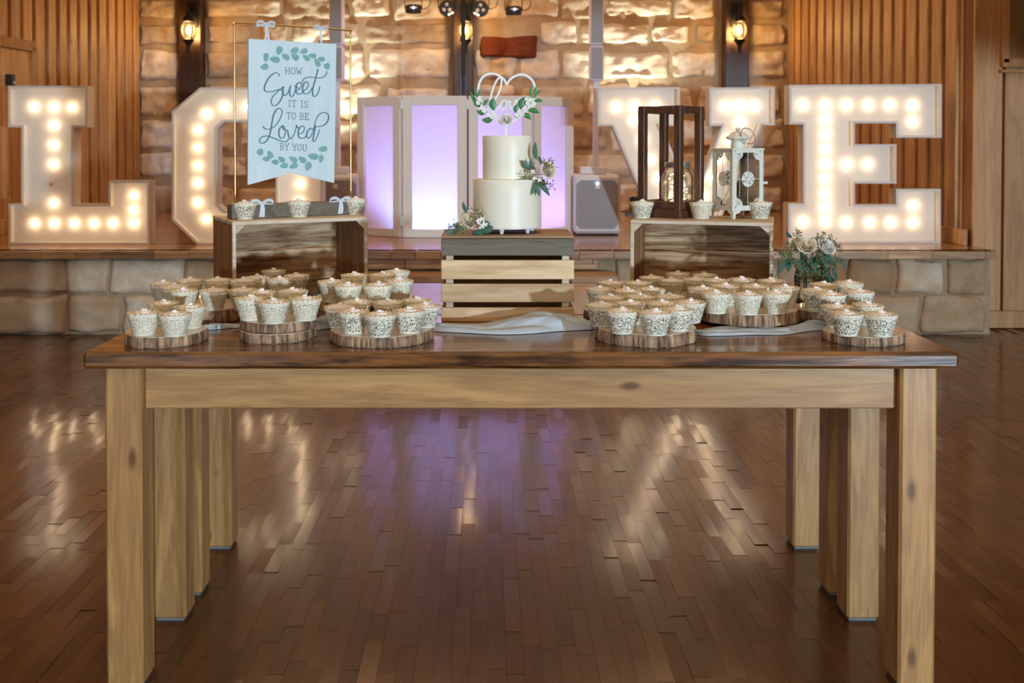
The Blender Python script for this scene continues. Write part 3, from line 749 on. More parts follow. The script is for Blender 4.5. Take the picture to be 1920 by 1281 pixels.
# ================================================================== LIGHT STAND
sx = panel_x(869, 7.95); t = thing('lighting_stand', 'black pole stand carrying four small stage lights behind the screen', 'light stand', (sx, 7.95, HS))
zt = P(0, -25, 7.95).z
mb = MB(); mb.tube([(sx, 7.95, HS+.25), (sx, 7.95, zt)], .017, 10); obj('pole', mb, M['black'], t, smooth=True, angle=50)
mb = MB(); mb.tube([(sx-.5, 7.95, zt), (sx+.5, 7.95, zt)], .018, 8); obj('crossbar', mb, M['black'], t)
for k in range(3):
    a = PI/2+k*2*PI/3; mb = MB(); mb.tube([(sx, 7.95, HS+.55), (sx+math.cos(a)*.42, 7.95+math.sin(a)*.42, HS+.01)], .01, 6); obj('leg', mb, M['black'], t)
for i, (px, py, face) in enumerate(((775, 17, 0), (838, 16, 1), (901, 17, 1), (963, 20, 0))):
    c = P(px, py, 7.93); lab = ['black drum stage light turned sideways, first from the left', 'round black stage light with three lenses, left of the pole', 'round black stage light with three lenses, right of the pole', 'black drum stage light turned sideways, last on the right'][i]
    t = thing('stage_light', lab, 'stage light', c, group='stage lights hanging from the crossbar')
    mb = MB()
    if face:
        R_ = .064
        Mx = Matrix.Rotation(PI/2, 3, 'X')
        mb.lathe([(R_*.82, -.045), (R_*.95, -.03), (R_, 0), (R_, .03), (R_*.93, .036)], c, 20, M=Mx); obj('housing', mb, M['blackp'], t, smooth=True, angle=40)
        for (ax, az) in ((0, .026), (-.023, -.014), (.023, -.014)):
            mb = MB(); mb.lathe([(.001, .004), (.010, .003), (.0155, 0), (.0155, -.004)], c+Vector((ax, -.040, az)), 12, M=Mx); obj('lens', mb, M['lens'], t, smooth=True)
        for s in (0, 1):
            mb = MB(); s2 = 1 if px < 870 else -1; mb.box((c.x+s2*(.02+.024*s), c.y-.042, c.z-.052+.012*s), (.016, .006, .010), M=Matrix.Rotation(-s2*.6, 4, 'Y')); obj('side_led', mb, M['fairy'], t)
    else:
        mb.lathe([(.058, -.032), (.064, -.028), (.064, .02), (.058, .032)], c, 20); obj('housing', mb, M['blackp'], t, smooth=True, angle=40)
        for s in (-1, 0, 1):
            mb = MB(); mb.ball(c+Vector((s*.022+.006, -.064, .003)), .009, n=6, m=4); obj('lens', mb, M['lens'] if s else M['led'], t)
    for s in (-1, 1):
        mb = MB(); mb.tube([(c.x+s*.068, c.y, c.z), (c.x+s*.068, c.y, c.z+.09), (c.x, c.y+.01, zt)], .004, 5); obj('yoke', mb, M['black'], t)
    mb = MB(); mb.tube(catmull([c+Vector((.06, .02, 0)), c+Vector((.12, .02, .02)), c+Vector((.135, .02, .08)), Vector((c.x+.09, 7.95, zt))], 5), .0035, 5); obj('cable', mb, M['black'], t)
# uplights against the stone wall
for x, lab in ((-1.50, 'black uplight at the stone wall behind the hanging sign'), (1.42, 'black uplight at the stone wall behind the right speaker')):
    t = thing('wall_uplight', lab, 'uplight', (x, 9.45, HS), group='uplights at the stone wall')
    mb = MB(); mb.tube([(x, 9.45, HS+.05), (x, 9.47, HS+.17)], .06, 12); obj('housing', mb, M['black'], t)
    mb = MB(); mb.box((x, 9.45, HS+.012), (.2, .12, .024)); obj('base', mb, M['black'], t)
    lamp('wall_wash', 'SPOT', (x, 9.52, HS+.2), 260, (.90, 1, .84), .03, (x, 9.74, 2.7), spot=62, blend=.9)
# ================================================================== TABLES
TZ = .774
def table(x0, x1, y0, y1, legs_y, label):
    t = thing('farmhouse_table', label, 'table', ((x0+x1)/2, (y0+y1)/2, 0), group='two long farm tables pushed together')
    mb = MB(); mb.box(((x0+x1)/2, (y0+y1)/2, TZ-.019), (x1-x0, y1-y0, .038), ch=.008, r=.5); obj('tabletop', mb, M['top'], t)
    lw = .083; ul = -.861+lw/2; ur = 1.008-lw/2
    for y in legs_y:
        for x in (ul, ur):
            mb = MB(); mb.box((x, y+lw/2, (TZ-.038+.006)/2), (lw, lw, TZ-.038-.006), ch=.006); lg = obj('leg', mb, M['pine_leg'], t)
            mb = MB(); mb.box((x, y+lw/2, .003), (lw-.012, lw-.012, .006)); obj('foot_pad', mb, M['pad'], lg)
    ya, yb = legs_y[0]+.022, legs_y[1]+lw-.022
    for y in (ya+.014, yb-.014):
        mb = MB(); mb.box(((ul+ur)/2, y, TZ-.038-.053), (ur-ul-lw-.001, .028, .105), ch=.003, r=.4); obj('apron', mb, M['pine_apron'], t)
    for x in (ul, ur):
        mb = MB(); mb.box((x, (ya+yb)/2, TZ-.038-.053), (.028, legs_y[1]-legs_y[0]-lw-.001, .105), ch=.003, r=.6); obj('side_apron', mb, M['pine_apron_side'], t)
L2, L3, L4 = [PZ(915, yy, 0).y for yy in (1166, 1118, 1031)]
table(-.889, 1.034, 2.15, L2+.108, (2.20, L2), 'front wooden farm table with dark glossy top, nearest the camera')
table(-.889, 1.034, L2+.110, 3.23, (max(L3, L2+.13), L4), 'rear wooden farm table pushed against the back of the front one')

# ================================================================== WOOD SLICES
def slice_(label, x, D, R, z0, z1, n=56, seed=0, sy=1.0, parent=None):
    rs = random.Random(seed); ph = [rs.uniform(0, 6.28) for _ in range(5)]
    w = lambda th, z: 1+.020*math.sin(2*th+ph[0])+.020*math.sin(5*th+ph[1])+.014*math.sin(11*th+ph[2])+.012*math.sin(19*th+ph[3])
    t = thing('wood_slice', label, 'wood slice', (x, D, z0), group='bark-edged wood slices holding cupcakes')
    h = z1-z0; S_ = Matrix.Diagonal((1, sy, 1))
    mb = MB(); mb.lathe([(R*.97, 0), (R*1.0, .003), (R*1.0, h*.5), (R*.985, h-.001)], (0, 0, 0), n, wob=w, M=S_); obj('bark', mb, M['bark'], t, smooth=True, angle=50, local=True)
    mb = MB(); mb.lathe([(R*.983, h-.004), (R*.975, h)], (0, 0, 0), n, wob=w, M=S_); obj('cut_face', mb, M['rings'], t, local=True)
    return t
def X_(px, D): return (px-PX)/F*D
slice_("round bark-edged wood slice at the table's left front corner", X_(309, 2.272), 2.272, .090, TZ, .800, seed=1)
slice_('lower wood slice of the stacked pair left of the front centre', X_(520, 2.322), 2.322, .089, TZ, .7965, seed=2)
slice_('upper wood slice of the stacked pair left of the front centre', X_(521, 2.326), 2.326, .086, .797, .820, seed=3)
slice_('wide scalloped wood slice at front, left of the slatted crate', X_(714, 2.300), 2.300, .118, TZ, .800, seed=4)
slice_('wood slice at the back left, between corner slice and stacked pair', X_(380, 2.59), 2.59, .116, TZ, .808, seed=5)
slice_('small wood slice in front of the left crate opening', X_(510, 2.765), 2.76, .095, TZ, .806, seed=6)
slice_('lower wood slice under the raised cupcakes left of slatted crate', X_(682, 2.58), 2.58, .125, TZ, .802, seed=7)
slice_('upper wood slice under the raised cupcakes left of slatted crate', X_(682, 2.58), 2.58, .128, .803, .830, seed=8)
slice_('wide split wood slice at front, right of the slatted crate', X_(1210, 2.306), 2.306, .117, TZ, .804, seed=9)
slice_('wood slice just behind the wide split slice on the right', X_(1175, 2.545), 2.548, .112, TZ, .804, seed=10)
slice_('wood slice in front of the right crate opening', X_(1272, 2.84), 2.80, .098, TZ, .800, seed=11)
slice_('large wood slice raised on blue cloth, front of right crate', X_(1399, 2.525), 2.525, .130, .782, .814, seed=12)
slice_('dark shaded wood slice beneath the flower bouquet', X_(1566, 2.52), 2.52, .098, .782, .811, seed=13)
slice_("smooth pale wood slice at the table's right front corner", X_(1620, 2.292), 2.292, .091, TZ, .796, seed=14)

# ================================================================== CUPCAKES
def wrapper(R0, R1, H, n=64):
    mb = MB(); rows = 8; vs = []
    for j in range(rows+1):
        for k in range(n+1):
            th = 2*PI*k/n; f = j/rows
            z = H*f + (.0034*abs(math.sin(th*11)) if j == rows else 0); r = R0+(R1-R0)*f + (.0006*math.sin(th*11) if j >= rows-1 else 0)
            mb.uv[len(vs)] = (k/n*70, f*19); vs.append((r*math.cos(th), r*math.sin(th), z))
    mb.add(vs, [(j*(n+1)+k, j*(n+1)+k+1, (j+1)*(n+1)+k+1, (j+1)*(n+1)+k) for j in range(rows) for k in range(n)], .5)
    return mb
def swirl(R, z0, seed, n=30, m=14):
    rs = random.Random(seed); ph = rs.uniform(0, 6.28); mb = MB(); vs = []
    for j in range(m+1):
        f = j/m; r = R*(1-f)
        for k in range(n):
            th = 2*PI*k/n
            s = math.sin((f*2.6+th/(2*PI))*2*PI+ph)
            z = z0+.0145*f**.6+.0050*s*(1-f*.4)*(0 if j == 0 else 1)
            q = 1+.03*math.sin(th*5+ph)
            vs.append((r*q*math.cos(th), r*q*math.sin(th), z))
    mb.add(vs, [(j*n+k, j*n+(k+1) % n, (j+1)*n+(k+1) % n, (j+1)*n+k) for j in range(m) for k in range(n)], .5)
    mb.tube(catmull([(.007*math.cos(a*1.9+ph)*(3-a)/3, .007*math.sin(a*1.9+ph)*(3-a)/3, z0+.0140+.0014*a) for a in range(4)], 3), [.0042]*7+[.003, .002, .001], 6)
    return mb
protos = {}
for kind, mat in (('chocolate', 'choc'), ('vanilla', 'van')):
    for v in range(3):
        t = thing('cupcake', '', 'cupcake', (0, 0, 0))
        obj('lace_wrapper', wrapper(.0240, .0375, .0475), M['lace'], t, smooth=True, local=True)
        mb = MB(); mb.lathe([(.0225, .0008), (.0305, .033), (.0315, .038)], (0, 0, 0), 24); obj('baking_cup', mb, M[mat], t, smooth=True, local=True, angle=50)
        obj('frosting', swirl(.0335, .0395, v+(kind == 'vanilla')*7), M['frost'], t, smooth=True, local=True)
        protos[(kind, v)] = [t, False]
crng = random.Random(4)
queue = []
def cupcake(px, yb, z, kind, label, group):
    r = ray(px, yb); D = r.y*((z-CH)/r.z)+.024; queue.append([X_(px, D), D, z, kind, label, group])
def flush():
    for _ in range(60):
        for i in range(len(queue)):
            for k in range(i):
                p, q = queue[i], queue[k]
                if abs(p[2]-q[2]) > .04: continue
                dx, dy = p[0]-q[0], p[1]-q[1]; d = math.hypot(dx, dy); m = .0755
                if d < m: e = (m-d)/2/max(d, 1e-4); p[0] += dx*e; p[1] += dy*e; q[0] -= dx*e; q[1] -= dy*e
    for x, D, z, kind, label, group in queue:
        v = crng.randrange(3); pr = protos[(kind, v)]
        if not pr[1]: c = pr[0]; pr[1] = True
        else: c = copy_tree(pr[0])
        s = crng.uniform(.97, 1.01)
        c.location = (x, D, z+.0005); c.rotation_euler = (0, 0, crng.uniform(0, 6.28)); c.scale = (s, s, s)
        c['label'] = label; c['category'] = 'cupcake'; c['group'] = group
V_, K_ = 'vanilla', 'chocolate'
clusters = [
 ("cupcake {} on the wood slice at the table's left front corner", 'cupcakes on the left corner slice', .800, V_,
  [(268, 631, 'at front left'), (326, 633, 'at front right'), (355, 618, 'tucked behind at right'), (305, 610, 'at the back')]),
 ('cupcake {} on the stacked pair of wood slices', 'cupcakes on the stacked slices', .820, V_,
  [(471, 603, 'at front left'), (517, 608, 'at front centre'), (564, 604, 'at front right'), (492, 588, 'at back left'), (545, 587, 'at back right')]),
 ('cupcake {} on the wide left front slice', 'cupcakes on the wide left slice', .800, K_,
  [(636, 617, 'at far left'), (663, 628, 'second from left at front'), (710, 634, 'nearest the camera'), (766, 627, 'fourth along at front'), (797, 616, 'at far right'), (678, 606, 'behind second from left'), (728, 607, 'in the middle of the back row'), (771, 604, 'at back right')]),
 ('vanilla cupcake {} on the back left wood slice', 'cupcakes on the back left slice', .808, V_,
  [(310, 567, 'at far left, rearmost'), (326, 576, 'second from far left'), (352, 584, 'at front left'), (399, 583, 'at front centre'), (445, 583, 'at front right in shade'), (357, 562, 'behind left'), (403, 561, 'in the middle of the back row'), (452, 562, 'behind right')]),
 ('cupcake {} before the left crate opening', 'cupcakes before the left crate', .806, V_,
  [(482, 556, 'on the left of the slice'), (524, 558, 'in the middle of the slice')]),
 ('dark lace cupcake, {} before the left crate', 'cupcakes before the left crate', .806, K_,
  [(553, 552, 'rightmost of three'), (512, 541, 'behind the others')]),
 ('cupcake {} on the raised slices left of slatted crate', 'cupcakes on the raised slices', .830, V_,
  [(622, 567, 'at far left'), (655, 575, 'second from left at front'), (704, 575, 'third from left at front'), (748, 565, 'at far right'), (712, 551, 'behind, middle one'), (671, 552, 'behind, left one'), (741, 545, 'at the back right')]),
 ('cupcake {} on the wide split front slice', 'cupcakes on the split slice', .804, K_,
  [(1135, 614, 'at far left'), (1168, 628, 'at front left'), (1228, 631, 'at front centre'), (1272, 623, 'at front right'), (1290, 608, 'at far right'), (1184, 611, 'behind the front left one'), (1150, 598, 'at back left'), (1242, 611, 'behind the front centre one'), (1200, 597, 'in the middle of the back'), (1252, 596, 'at back right')]),
 ('cupcake {} on the slice behind the wide split slice', 'cupcakes on the slice behind the split slice', .804, K_,
  [(1130, 580, 'at left'), (1172, 584, 'at front centre'), (1222, 580, 'at right in shade'), (1148, 566, 'behind left'), (1195, 567, 'behind right')]),
 ('cupcake {} before the right crate opening', 'cupcakes before the right crate', .800, V_,
  [(1227, 555, 'at far left'), (1260, 560, 'at front left'), (1303, 559, 'at front right'), (1272, 546, 'at the back'), (1322, 549, 'at far right')]),
 ('cupcake {} on the large slice raised on blue cloth', 'cupcakes on the cloth-raised slice', .814, V_,
  [(1346, 590, 'at front left'), (1402, 592, 'at front centre'), (1455, 590, 'at front right'), (1318, 580, 'at far left in shade'), (1478, 578, 'at far right'), (1372, 575, 'in middle row, left'), (1424, 576, 'in middle row, right'), (1345, 563, 'at back left'), (1394, 561, 'at back centre'), (1445, 563, 'at back right')]),
 ('cupcake {} on the dark slice beneath the bouquet', 'cupcakes on the slice beneath the bouquet', .811, K_,
  [(1516, 583, 'at left in shade'), (1553, 591, 'at front centre'), (1612, 587, 'at right'), (1548, 570, 'at back left'), (1592, 568, 'at back right')]),
 ("cupcake {} on the slice at the table's right front corner", 'cupcakes on the right corner slice', .796, K_,
  [(1590, 632, 'at front left'), (1653, 633, 'at front right'), (1572, 617, 'at back left'), (1630, 613, 'at back right')]),
]
for pat, grp, z, kind, lst in clusters:
    for (px, yb, pos) in lst:
        lab = pat.format(pos)
        if not lab.startswith(('vanilla', 'chocolate', 'dark')): lab = lab.replace('cupcake', kind+' cupcake', 1)
        cupcake(px, yb, z, kind, lab, grp)
LZ, RZ = 1.005, 1.003
for (px, yb, z, kind, lab) in ((458, 412, LZ, K_, 'lace-wrapped cupcake on top of the left crate, left one'), (560, 408, LZ, K_, 'lace-wrapped cupcake on top of the left crate, middle one'), (667, 403, LZ, K_, 'lace-wrapped cupcake on top of the left crate, right one'),
      (1204, 410, RZ, K_, 'lace-wrapped cupcake on the right crate, left of the brown lantern'), (1315, 411, RZ, V_, 'pale cupcake on the right crate between the two lanterns'), (1425, 411, RZ, K_, 'lace-wrapped cupcake on right crate before the white lantern')):
    cupcake(px, yb, z, kind, lab, 'cupcakes on top of the crates')

flush()
# ================================================================== CRATES
def open_crate(label, x, D, rz, w_, d, h, z0, back_rows):
    t = thing('wooden_crate', label, 'crate', (x, D, z0), rz, group='open crates laid on their sides')
    th = .011
    def bx(name, c, s, mat, ch=.0015, par=t): m = MB(); m.box(c, s, ch=ch); return obj(name, m, mat, par, local=True)
    n = 2
    for k in range(n):
        dd = d/n
        bx('top_board', (w_/2, dd*(k+.5), h-th/2), (w_, dd-.002, th), M['crate_white'])
        bx('bottom_board', (w_/2, dd*(k+.5), th/2), (w_, dd-.002, th), M['crate_in'])
    hh = h-2*th
    for k in range(back_rows):
        q = hh/back_rows; bx('back_board', (w_/2, d-.006, th+q*(k+.5)), (w_-2*th, .010, q-.0025), M['crate_in'])
    for s in (0, 1):
        xx = th/2 if s == 0 else w_-th/2
        bx('front_post', (xx, .006, h/2), (th-.0005, .012, hh), M['crate_white'])
        sl = (d-.012)/5
        for k in range(5):
            bx('end_slat', (xx, .012+sl*(k+.5), h/2), (th-.002, sl-.007, hh), M['crate_side'])
        for zz in (th+.014, h-th-.014):
            bx('end_rail', (xx+(.008 if s == 0 else -.008), d/2, zz), (.007, d-.03, .022), M['crate_side'])
        for zz, sg in ((h-th, -1), (th, 1)):
            m = MB(); sx = 1 if s == 0 else -1; x0 = th if s == 0 else w_-th
            mm = Matrix.Translation((0, .010, 0)) @ Matrix.Rotation(PI/2, 4, 'X')
            m.prism([(x0, zz), (x0+sx*.026, zz), (x0, zz+sg*.026)], mm, .009); obj('corner_block', m, M['crate_white'], t, local=True)
    return t
open_crate('whitewashed open wooden crate on the left under the sign stand', X_(435, 2.85), 2.85, math.radians(27), .415, .28, LZ-TZ, TZ, 2)
open_crate('whitewashed open wooden crate on the right under the two lanterns', X_(1182, 2.95), 2.95, math.radians(-16.5), .412, .25, RZ-TZ, TZ, 2)
# centre crate, slats to the front, with a grey lid board on top
cx0, cx1 = X_(827, 2.518), X_(1077, 2.518); CT = .995; cw = cx1-cx0; cxm = (cx0+cx1)/2
t = thing('slatted_crate', 'upturned slatted pine crate in the table centre under the cake', 'crate', (cxm, 2.62, TZ))
def zf(y, D=2.518): return P(0, y, D).z
for y0, y1 in ((488, 524), (532.5, 567), (577, 607)):
    z1, z0 = zf(y0), max(zf(y1), TZ+.001)
    for yy in (2.524, 2.716):
        mb = MB(); mb.box((cxm, yy, (z0+z1)/2), (cw, .011, z1-z0), ch=.0015); obj('slat', mb, M['crate_slat'], t)
    for xx in (cx0+.006, cx1-.006):
        mb = MB(); mb.box((xx, 2.62, (z0+z1)/2), (.010, .178, z1-z0), ch=.0015); obj('side_slat', mb, M['crate_side'], t)
for xx in (cx0+.021, cx1-.021):
    for yy in (2.540, 2.700):
        mb = MB(); mb.box((xx, yy, (TZ+zf(479.5))/2), (.019, .019, zf(479.5)-TZ-.002), ch=.001); obj('corner_post', mb, M['crate_white'], t)
zl = zf(479.5)
t = thing('grey_riser_box', 'weathered grey wooden riser box lying on the slatted crate', 'riser', (cxm, 2.62, zl))
for yy in (2.524, 2.716):
    mb = MB(); mb.box((cxm, yy, (zl+CT-.008)/2), (cw, .012, CT-.008-zl), ch=.0015); obj('front_board' if yy < 2.6 else 'back_board', mb, M['grey_wood'], t)
for xx in (cx0+.006, cx1-.006):
    mb = MB(); mb.box((xx, 2.62, (zl+CT-.008)/2), (.011, .178, CT-.008-zl), ch=.0015); obj('side_board', mb, M['grey_wood'], t)
for k in range(2):
    mb = MB(); mb.box((cxm, 2.571+.101*k, CT-.0035), (cw, .099, .007), ch=.0015); obj('top_board', mb, M['grey_top'], t)

# ================================================================== FLOWER TOOLS
def leafpx(par, a, b, D, wd, mat, bend=.15, D2=None, fold=.25, name='leaf'):
    A = P(a[0], a[1], D); B = P(b[0], b[1], D2 or D); u = B-A; L = u.length; u.normalize()
    side = u.cross(Vector((0, 1, 0)));
    if side.length < .1: side = u.cross(Vector((0, 0, 1)))
    side.normalize(); n_ = side.cross(u).normalized(); w_ = wd/F*D/2
    vs = []; K = 6
    for i in range(K+1):
        f = i/K; ww = w_*math.sin(PI*min(1, f*.93+.07))**.8 if 0 < i < K else w_*.06
        c = A+u*L*f+side*L*bend*math.sin(PI*f)*.5
        vs += [c+side*ww+n_*ww*fold, c-n_*ww*.15, c-side*ww+n_*ww*fold]
    fs = []
    for i in range(K):
        for k in range(2): fs.append((i*3+k, i*3+k+1, (i+1)*3+k+1, (i+1)*3+k))
    mb = MB(); mb.add(vs, fs); return obj(name, mb, mat, par, smooth=True)
def rose(par, c, R, axis, mat, seed=0, name='rose'):
    rs = random.Random(seed); ax = Vector(axis).normalized(); q = ax.to_track_quat('Z', 'Y').to_matrix(); mb = MB(); c = Vector(c)
    for ring, (cnt, r0, h, op) in enumerate(((3, .14, .92, .04), (3, .27, .90, .08), (4, .42, .80, .14), (5, .58, .66, .15), (6, .74, .46, .22))):
        ph = rs.uniform(0, 6)
        for k in range(cnt):
            a0 = ph+2*PI*k/cnt; sp = 2*PI/cnt*.80; vs = []; nu, nv = 6, 5
            for j in range(nv+1):
                f = j/nv
                for i in range(nu+1):
                    g = -1+2*i/nu; th = a0+g*sp
                    rr = R*(r0*(.35+.65*math.sin(f*PI/2))+op*max(0, f-.7)*2.2+.05*g*(1 if ring % 2 else -1))
                    zz = R*(-.6+(h+.6)*(f if f < .8 else .8+(f-.8)*(.6-op*2.2))*(1-.16*g*g))
                    vs.append(c+q @ Vector((rr*math.cos(th), rr*math.sin(th), zz)))
            mb.add(vs, [(j*(nu+1)+i, j*(nu+1)+i+1, (j+1)*(nu+1)+i+1, (j+1)*(nu+1)+i) for j in range(nv) for i in range(nu)])
    for k in range(3): mb.ball(c+q @ Vector((R*.05*math.cos(k*2.1), R*.05*math.sin(k*2.1), R*(.25+.1*k))), R*(.30-.06*k), n=8, m=6)
    return obj(name, mb, mat, par, smooth=True)
def sprig(par, a, b, D, n, spread, mat, seed=0, rad=.0022, D2=None, name='seed_sprig'):
    rs = random.Random(seed); mb = MB(); A = P(*a, D); B = P(*b, D2 or D)
    mb.tube([A, (A+B)/2+Vector((rs.uniform(-1, 1), rs.uniform(-1, 1), rs.uniform(-1, 1)))*.004, B], .0008, 4)
    for k in range(n):
        f = rs.random(); c = A.lerp(B, f); s_ = spread/F*D
        d = Vector((rs.gauss(0, 1), rs.gauss(0, .8), rs.gauss(0, 1)))*s_*.5
        mb.tube([c, c+d], .0005, 3, cap=False); mb.ball(c+d, rad*rs.uniform(.7, 1.3), n=5, m=3)
    return obj(name, mb, mat, par)
def bloomlet(par, c, D, R, mat, seed=0, name='small_blossom'):
    rs = random.Random(seed); mb = MB(); C0 = P(*c, D)
    for k in range(5):
        a = 2*PI*k/5+rs.uniform(0, 1); d = Vector((math.cos(a), -.35, math.sin(a)))*R
        s_ = Vector((-math.sin(a), 0, math.cos(a)))*R*.45
        mb.add([C0, C0+d*.6+s_, C0+d*1.1, C0+d*.6-s_], [(0, 1, 2, 3)])
    mb.ball(C0+Vector((0, -R*.2, 0)), R*.22, n=5, m=3)
    return obj(name, mb, mat, par)

# ================================================================== CAKE
CD = 2.64; cxk = X_(950, CD)
t = thing('wedding_cake', 'two-tier smooth ivory wedding cake on a small footed board', 'cake', (cxk, CD, CT))
mb = MB(); mb.lathe([(.093, 1.0085), (.094, 1.0095), (.094, 1.0115), (.093, 1.0125)], (cxk, CD, 0), 48); obj('cake_board', mb, M['white'], t, smooth=True, angle=40)
for k in range(6):
    a = -PI/2-.2+k*PI/3; q = Vector((cxk+math.cos(a)*.072, CD+math.sin(a)*.072, CT)); mb = MB(); mb.lathe([(.0045, .0005), (.0075, .0135)], q, 8); obj('board_foot', mb, M['white'], t)
def tier(r, z0, z1, cx):
    mb = MB(); mb.lathe([(r, z0), (r+.0004, (z0*2+z1)/3), (r-.0003, (z0+2*z1)/3), (r+.0008, z1-.0035), (r-.001, z1-.0005), (r-.006, z1-.001), (.0001, z1-.0012)], (cx, CD, 0), 56, wob=lambda th, z: 1+.004*noise.noise(Vector((th*1.5, z*20, r*9))))
    return obj('cake_tier', mb, M['cake'], t, smooth=True, angle=50)
Z1 = P(0, 337, CD-.09).z; Z2 = P(0, 254, CD-.066).z
tier(.0898, 1.0127, Z1, cxk); tier(.0656, Z1-.001, Z2, X_(951, CD))
# heart topper
t = thing('cake_topper', 'white heart cake topper reading love with green leaves and blossoms', 'cake topper', (X_(949, CD), CD, Z2))
def crop7(p): return (860+p[0]/3.77, 120+p[1]/3.77)
def plane_pts(pts, D): return [(lambda v: (v.x, v.z))(P(*crop7(p), D)) for p in pts]
Mv = Matrix(((1, 0, 0, 0), (0, 0, -1, 0), (0, 1, 0, 0), (0, 0, 0, 1)))   # local xy -> world xz, local z -> toward camera
heart = [(340,150),(322,112),(285,83),(240,68),(192,78),(158,110),(141,160),(140,210),(158,265),(198,325),(262,388),(335,430),(412,388),(478,325),(520,270),(539,220),(540,170),(522,120),(484,86),(440,75),(400,86),(362,112),(340,150)]
hp = catmull(heart, 5)
mb = MB(); mb.ribbon([p for p in plane_pts(hp, CD)], .0062, Matrix.Translation((0, CD, 0)) @ Mv, .003); obj('heart_outline', mb, M['topper'], t)
word = [[(205,330),(222,290),(226,240),(240,185),(262,130),(284,100),(302,105),(300,150),(284,205),(258,250),(240,290),(246,325),(270,322),(300,285)],
        [(325,255),(305,270),(298,300),(312,322),(332,312),(340,280),(328,255),(340,270),(365,262)],
        [(365,262),(362,290),(370,318),(388,300),(402,258),(410,266)],
        [(410,262),(428,285),(446,270),(440,250),(422,258),(414,290),(424,318),(450,310),(470,285)]]
for wd in word:
    mb = MB(); mb.ribbon(plane_pts(catmull(wd, 5), CD), .0046 if wd is not word[0] else .0052, Matrix.Translation((0, CD, 0)) @ Mv, .003); obj('lettering', mb, M['topper'], t)
a = P(949, 232, CD); b = P(949, 258, CD)
mb = MB(); mb.box(((a+b)/2), (.0055, .0028, (a-b).length)); obj('stick', mb, M['topper'], t)
c = P(949.5, 224, CD-.008); rose(t, c+Vector((0, -.002, 0)), .0185, (0, -1, .25), M['petal_w'], 3, 'centre_blossom')
DL_ = CD-.008
for (a, b, w_) in (((882,172),(893,187),6), ((884,184),(897,192),5), ((890,163),(898,184),5), ((900,166),(902,188),5), ((887,188),(903,200),8), ((893,208),(912,211),10), ((903,225),(925,222),11), ((925,183),(927,207),13), ((916,186),(908,198),7), ((899,190),(915,205),6),
                   ((985,182),(976,205),14), ((1012,212),(990,207),10), ((996,224),(980,214),10), ((1018,190),(1002,190),7), ((1016,168),(1002,184),5), ((1008,160),(1004,180),5), ((998,158),(998,186),6), ((1002,182),(986,196),8), ((972,195),(966,212),9), ((970,222),(966,214),7)):
    leafpx(t, b, a, DL_, w_, M['leaf'], .2, fold=.35)
for i, c in enumerate(((897,193),(905,200),(912,206),(918,214),(923,219),(908,208),(900,184),(931,219),(926,212),(975,209),(984,203),(990,192),(996,187),(1001,194),(988,186),(979,215),(970,216),(994,198))):
    bloomlet(t, c, DL_-.004, .0072, M['petal_w'], i)
# flowers on the cake and at its foot
t = thing('cake_flower_spray', 'cream rose with eucalyptus leaves stuck in the right side of the cake', 'flowers', P(1005, 330, CD-.08))
rose(t, P(1027, 320, 2.60), .0265, (.55, -.8, .25), M['petal'], 5)
for (a, b, w_, D2) in (((1006,300),(1004,266),10, 2.585), ((1001,322),(995,297),9, 2.57), ((995,318),(978,300),10, 2.57), ((1004,337),(1031,368),11, 2.575), ((1000,342),(1012,369),10, 2.57), ((1003,340),(996,366),7, 2.565), ((1000,334),(962,338),6, 2.56), ((1012,336),(1022,352),8, 2.58), ((1016,306),(1010,292),7, 2.58)):
    leafpx(t, a, b, 2.575, w_, M['euca'], .12, D2)
for i, (a, b) in enumerate((((1004,330),(978,332)), ((1006,328),(990,322)), ((1015,335),(1033,350)), ((1010,340),(1038,346)), ((1012,308),(1040,300)), ((1018,304),(1036,312)), ((1004,322),(1000,312)), ((1008,334),(1016,342)))):
    sprig(t, a, b, 2.57, 14, 9, M['berry'] if i not in (4, 3) else M['stem'], i, .0018)
for i, c in enumerate(((1000, 322), (1003, 334), (1012, 338))): bloomlet(t, c, 2.555, .006, M['petal_w'], i)
t = thing('rose_spray', 'cream rose with berries and round leaves at the foot of the cake', 'flowers', P(880, 436, 2.56))
rose(t, P(880, 413, 2.558), .0285, (-.2, -.9, .35), M['petal'], 9)
for (a, b, w_) in (((876,400),(868,378),7), ((862,430),(838,442),6), ((858,428),(832,436),7), ((872,428),(848,421),8), ((900,424),(918,418),13), ((898,432),(922,434),14), ((890,434),(905,441),12), ((905,428),(925,427),10), ((886,436),(892,442),9)):
    leafpx(t, a, b, 2.545, w_, M['euca'], .12, 2.535, fold=.3)
for i, (a, b) in enumerate((((866,425),(838,434)), ((870,430),(848,440)), ((862,420),(846,424)), ((888,400),(897,390)), ((892,402),(903,398)), ((880,434),(862,441)), ((895,418),(907,412)))):
    sprig(t, a, b, 2.535, 16, 9, M['berry'], 20+i, .002)
for i, c in enumerate(((904, 412), (909, 420), (903, 425), (898, 415))): bloomlet(t, c, 2.53, .008, M['petal_w'], i)

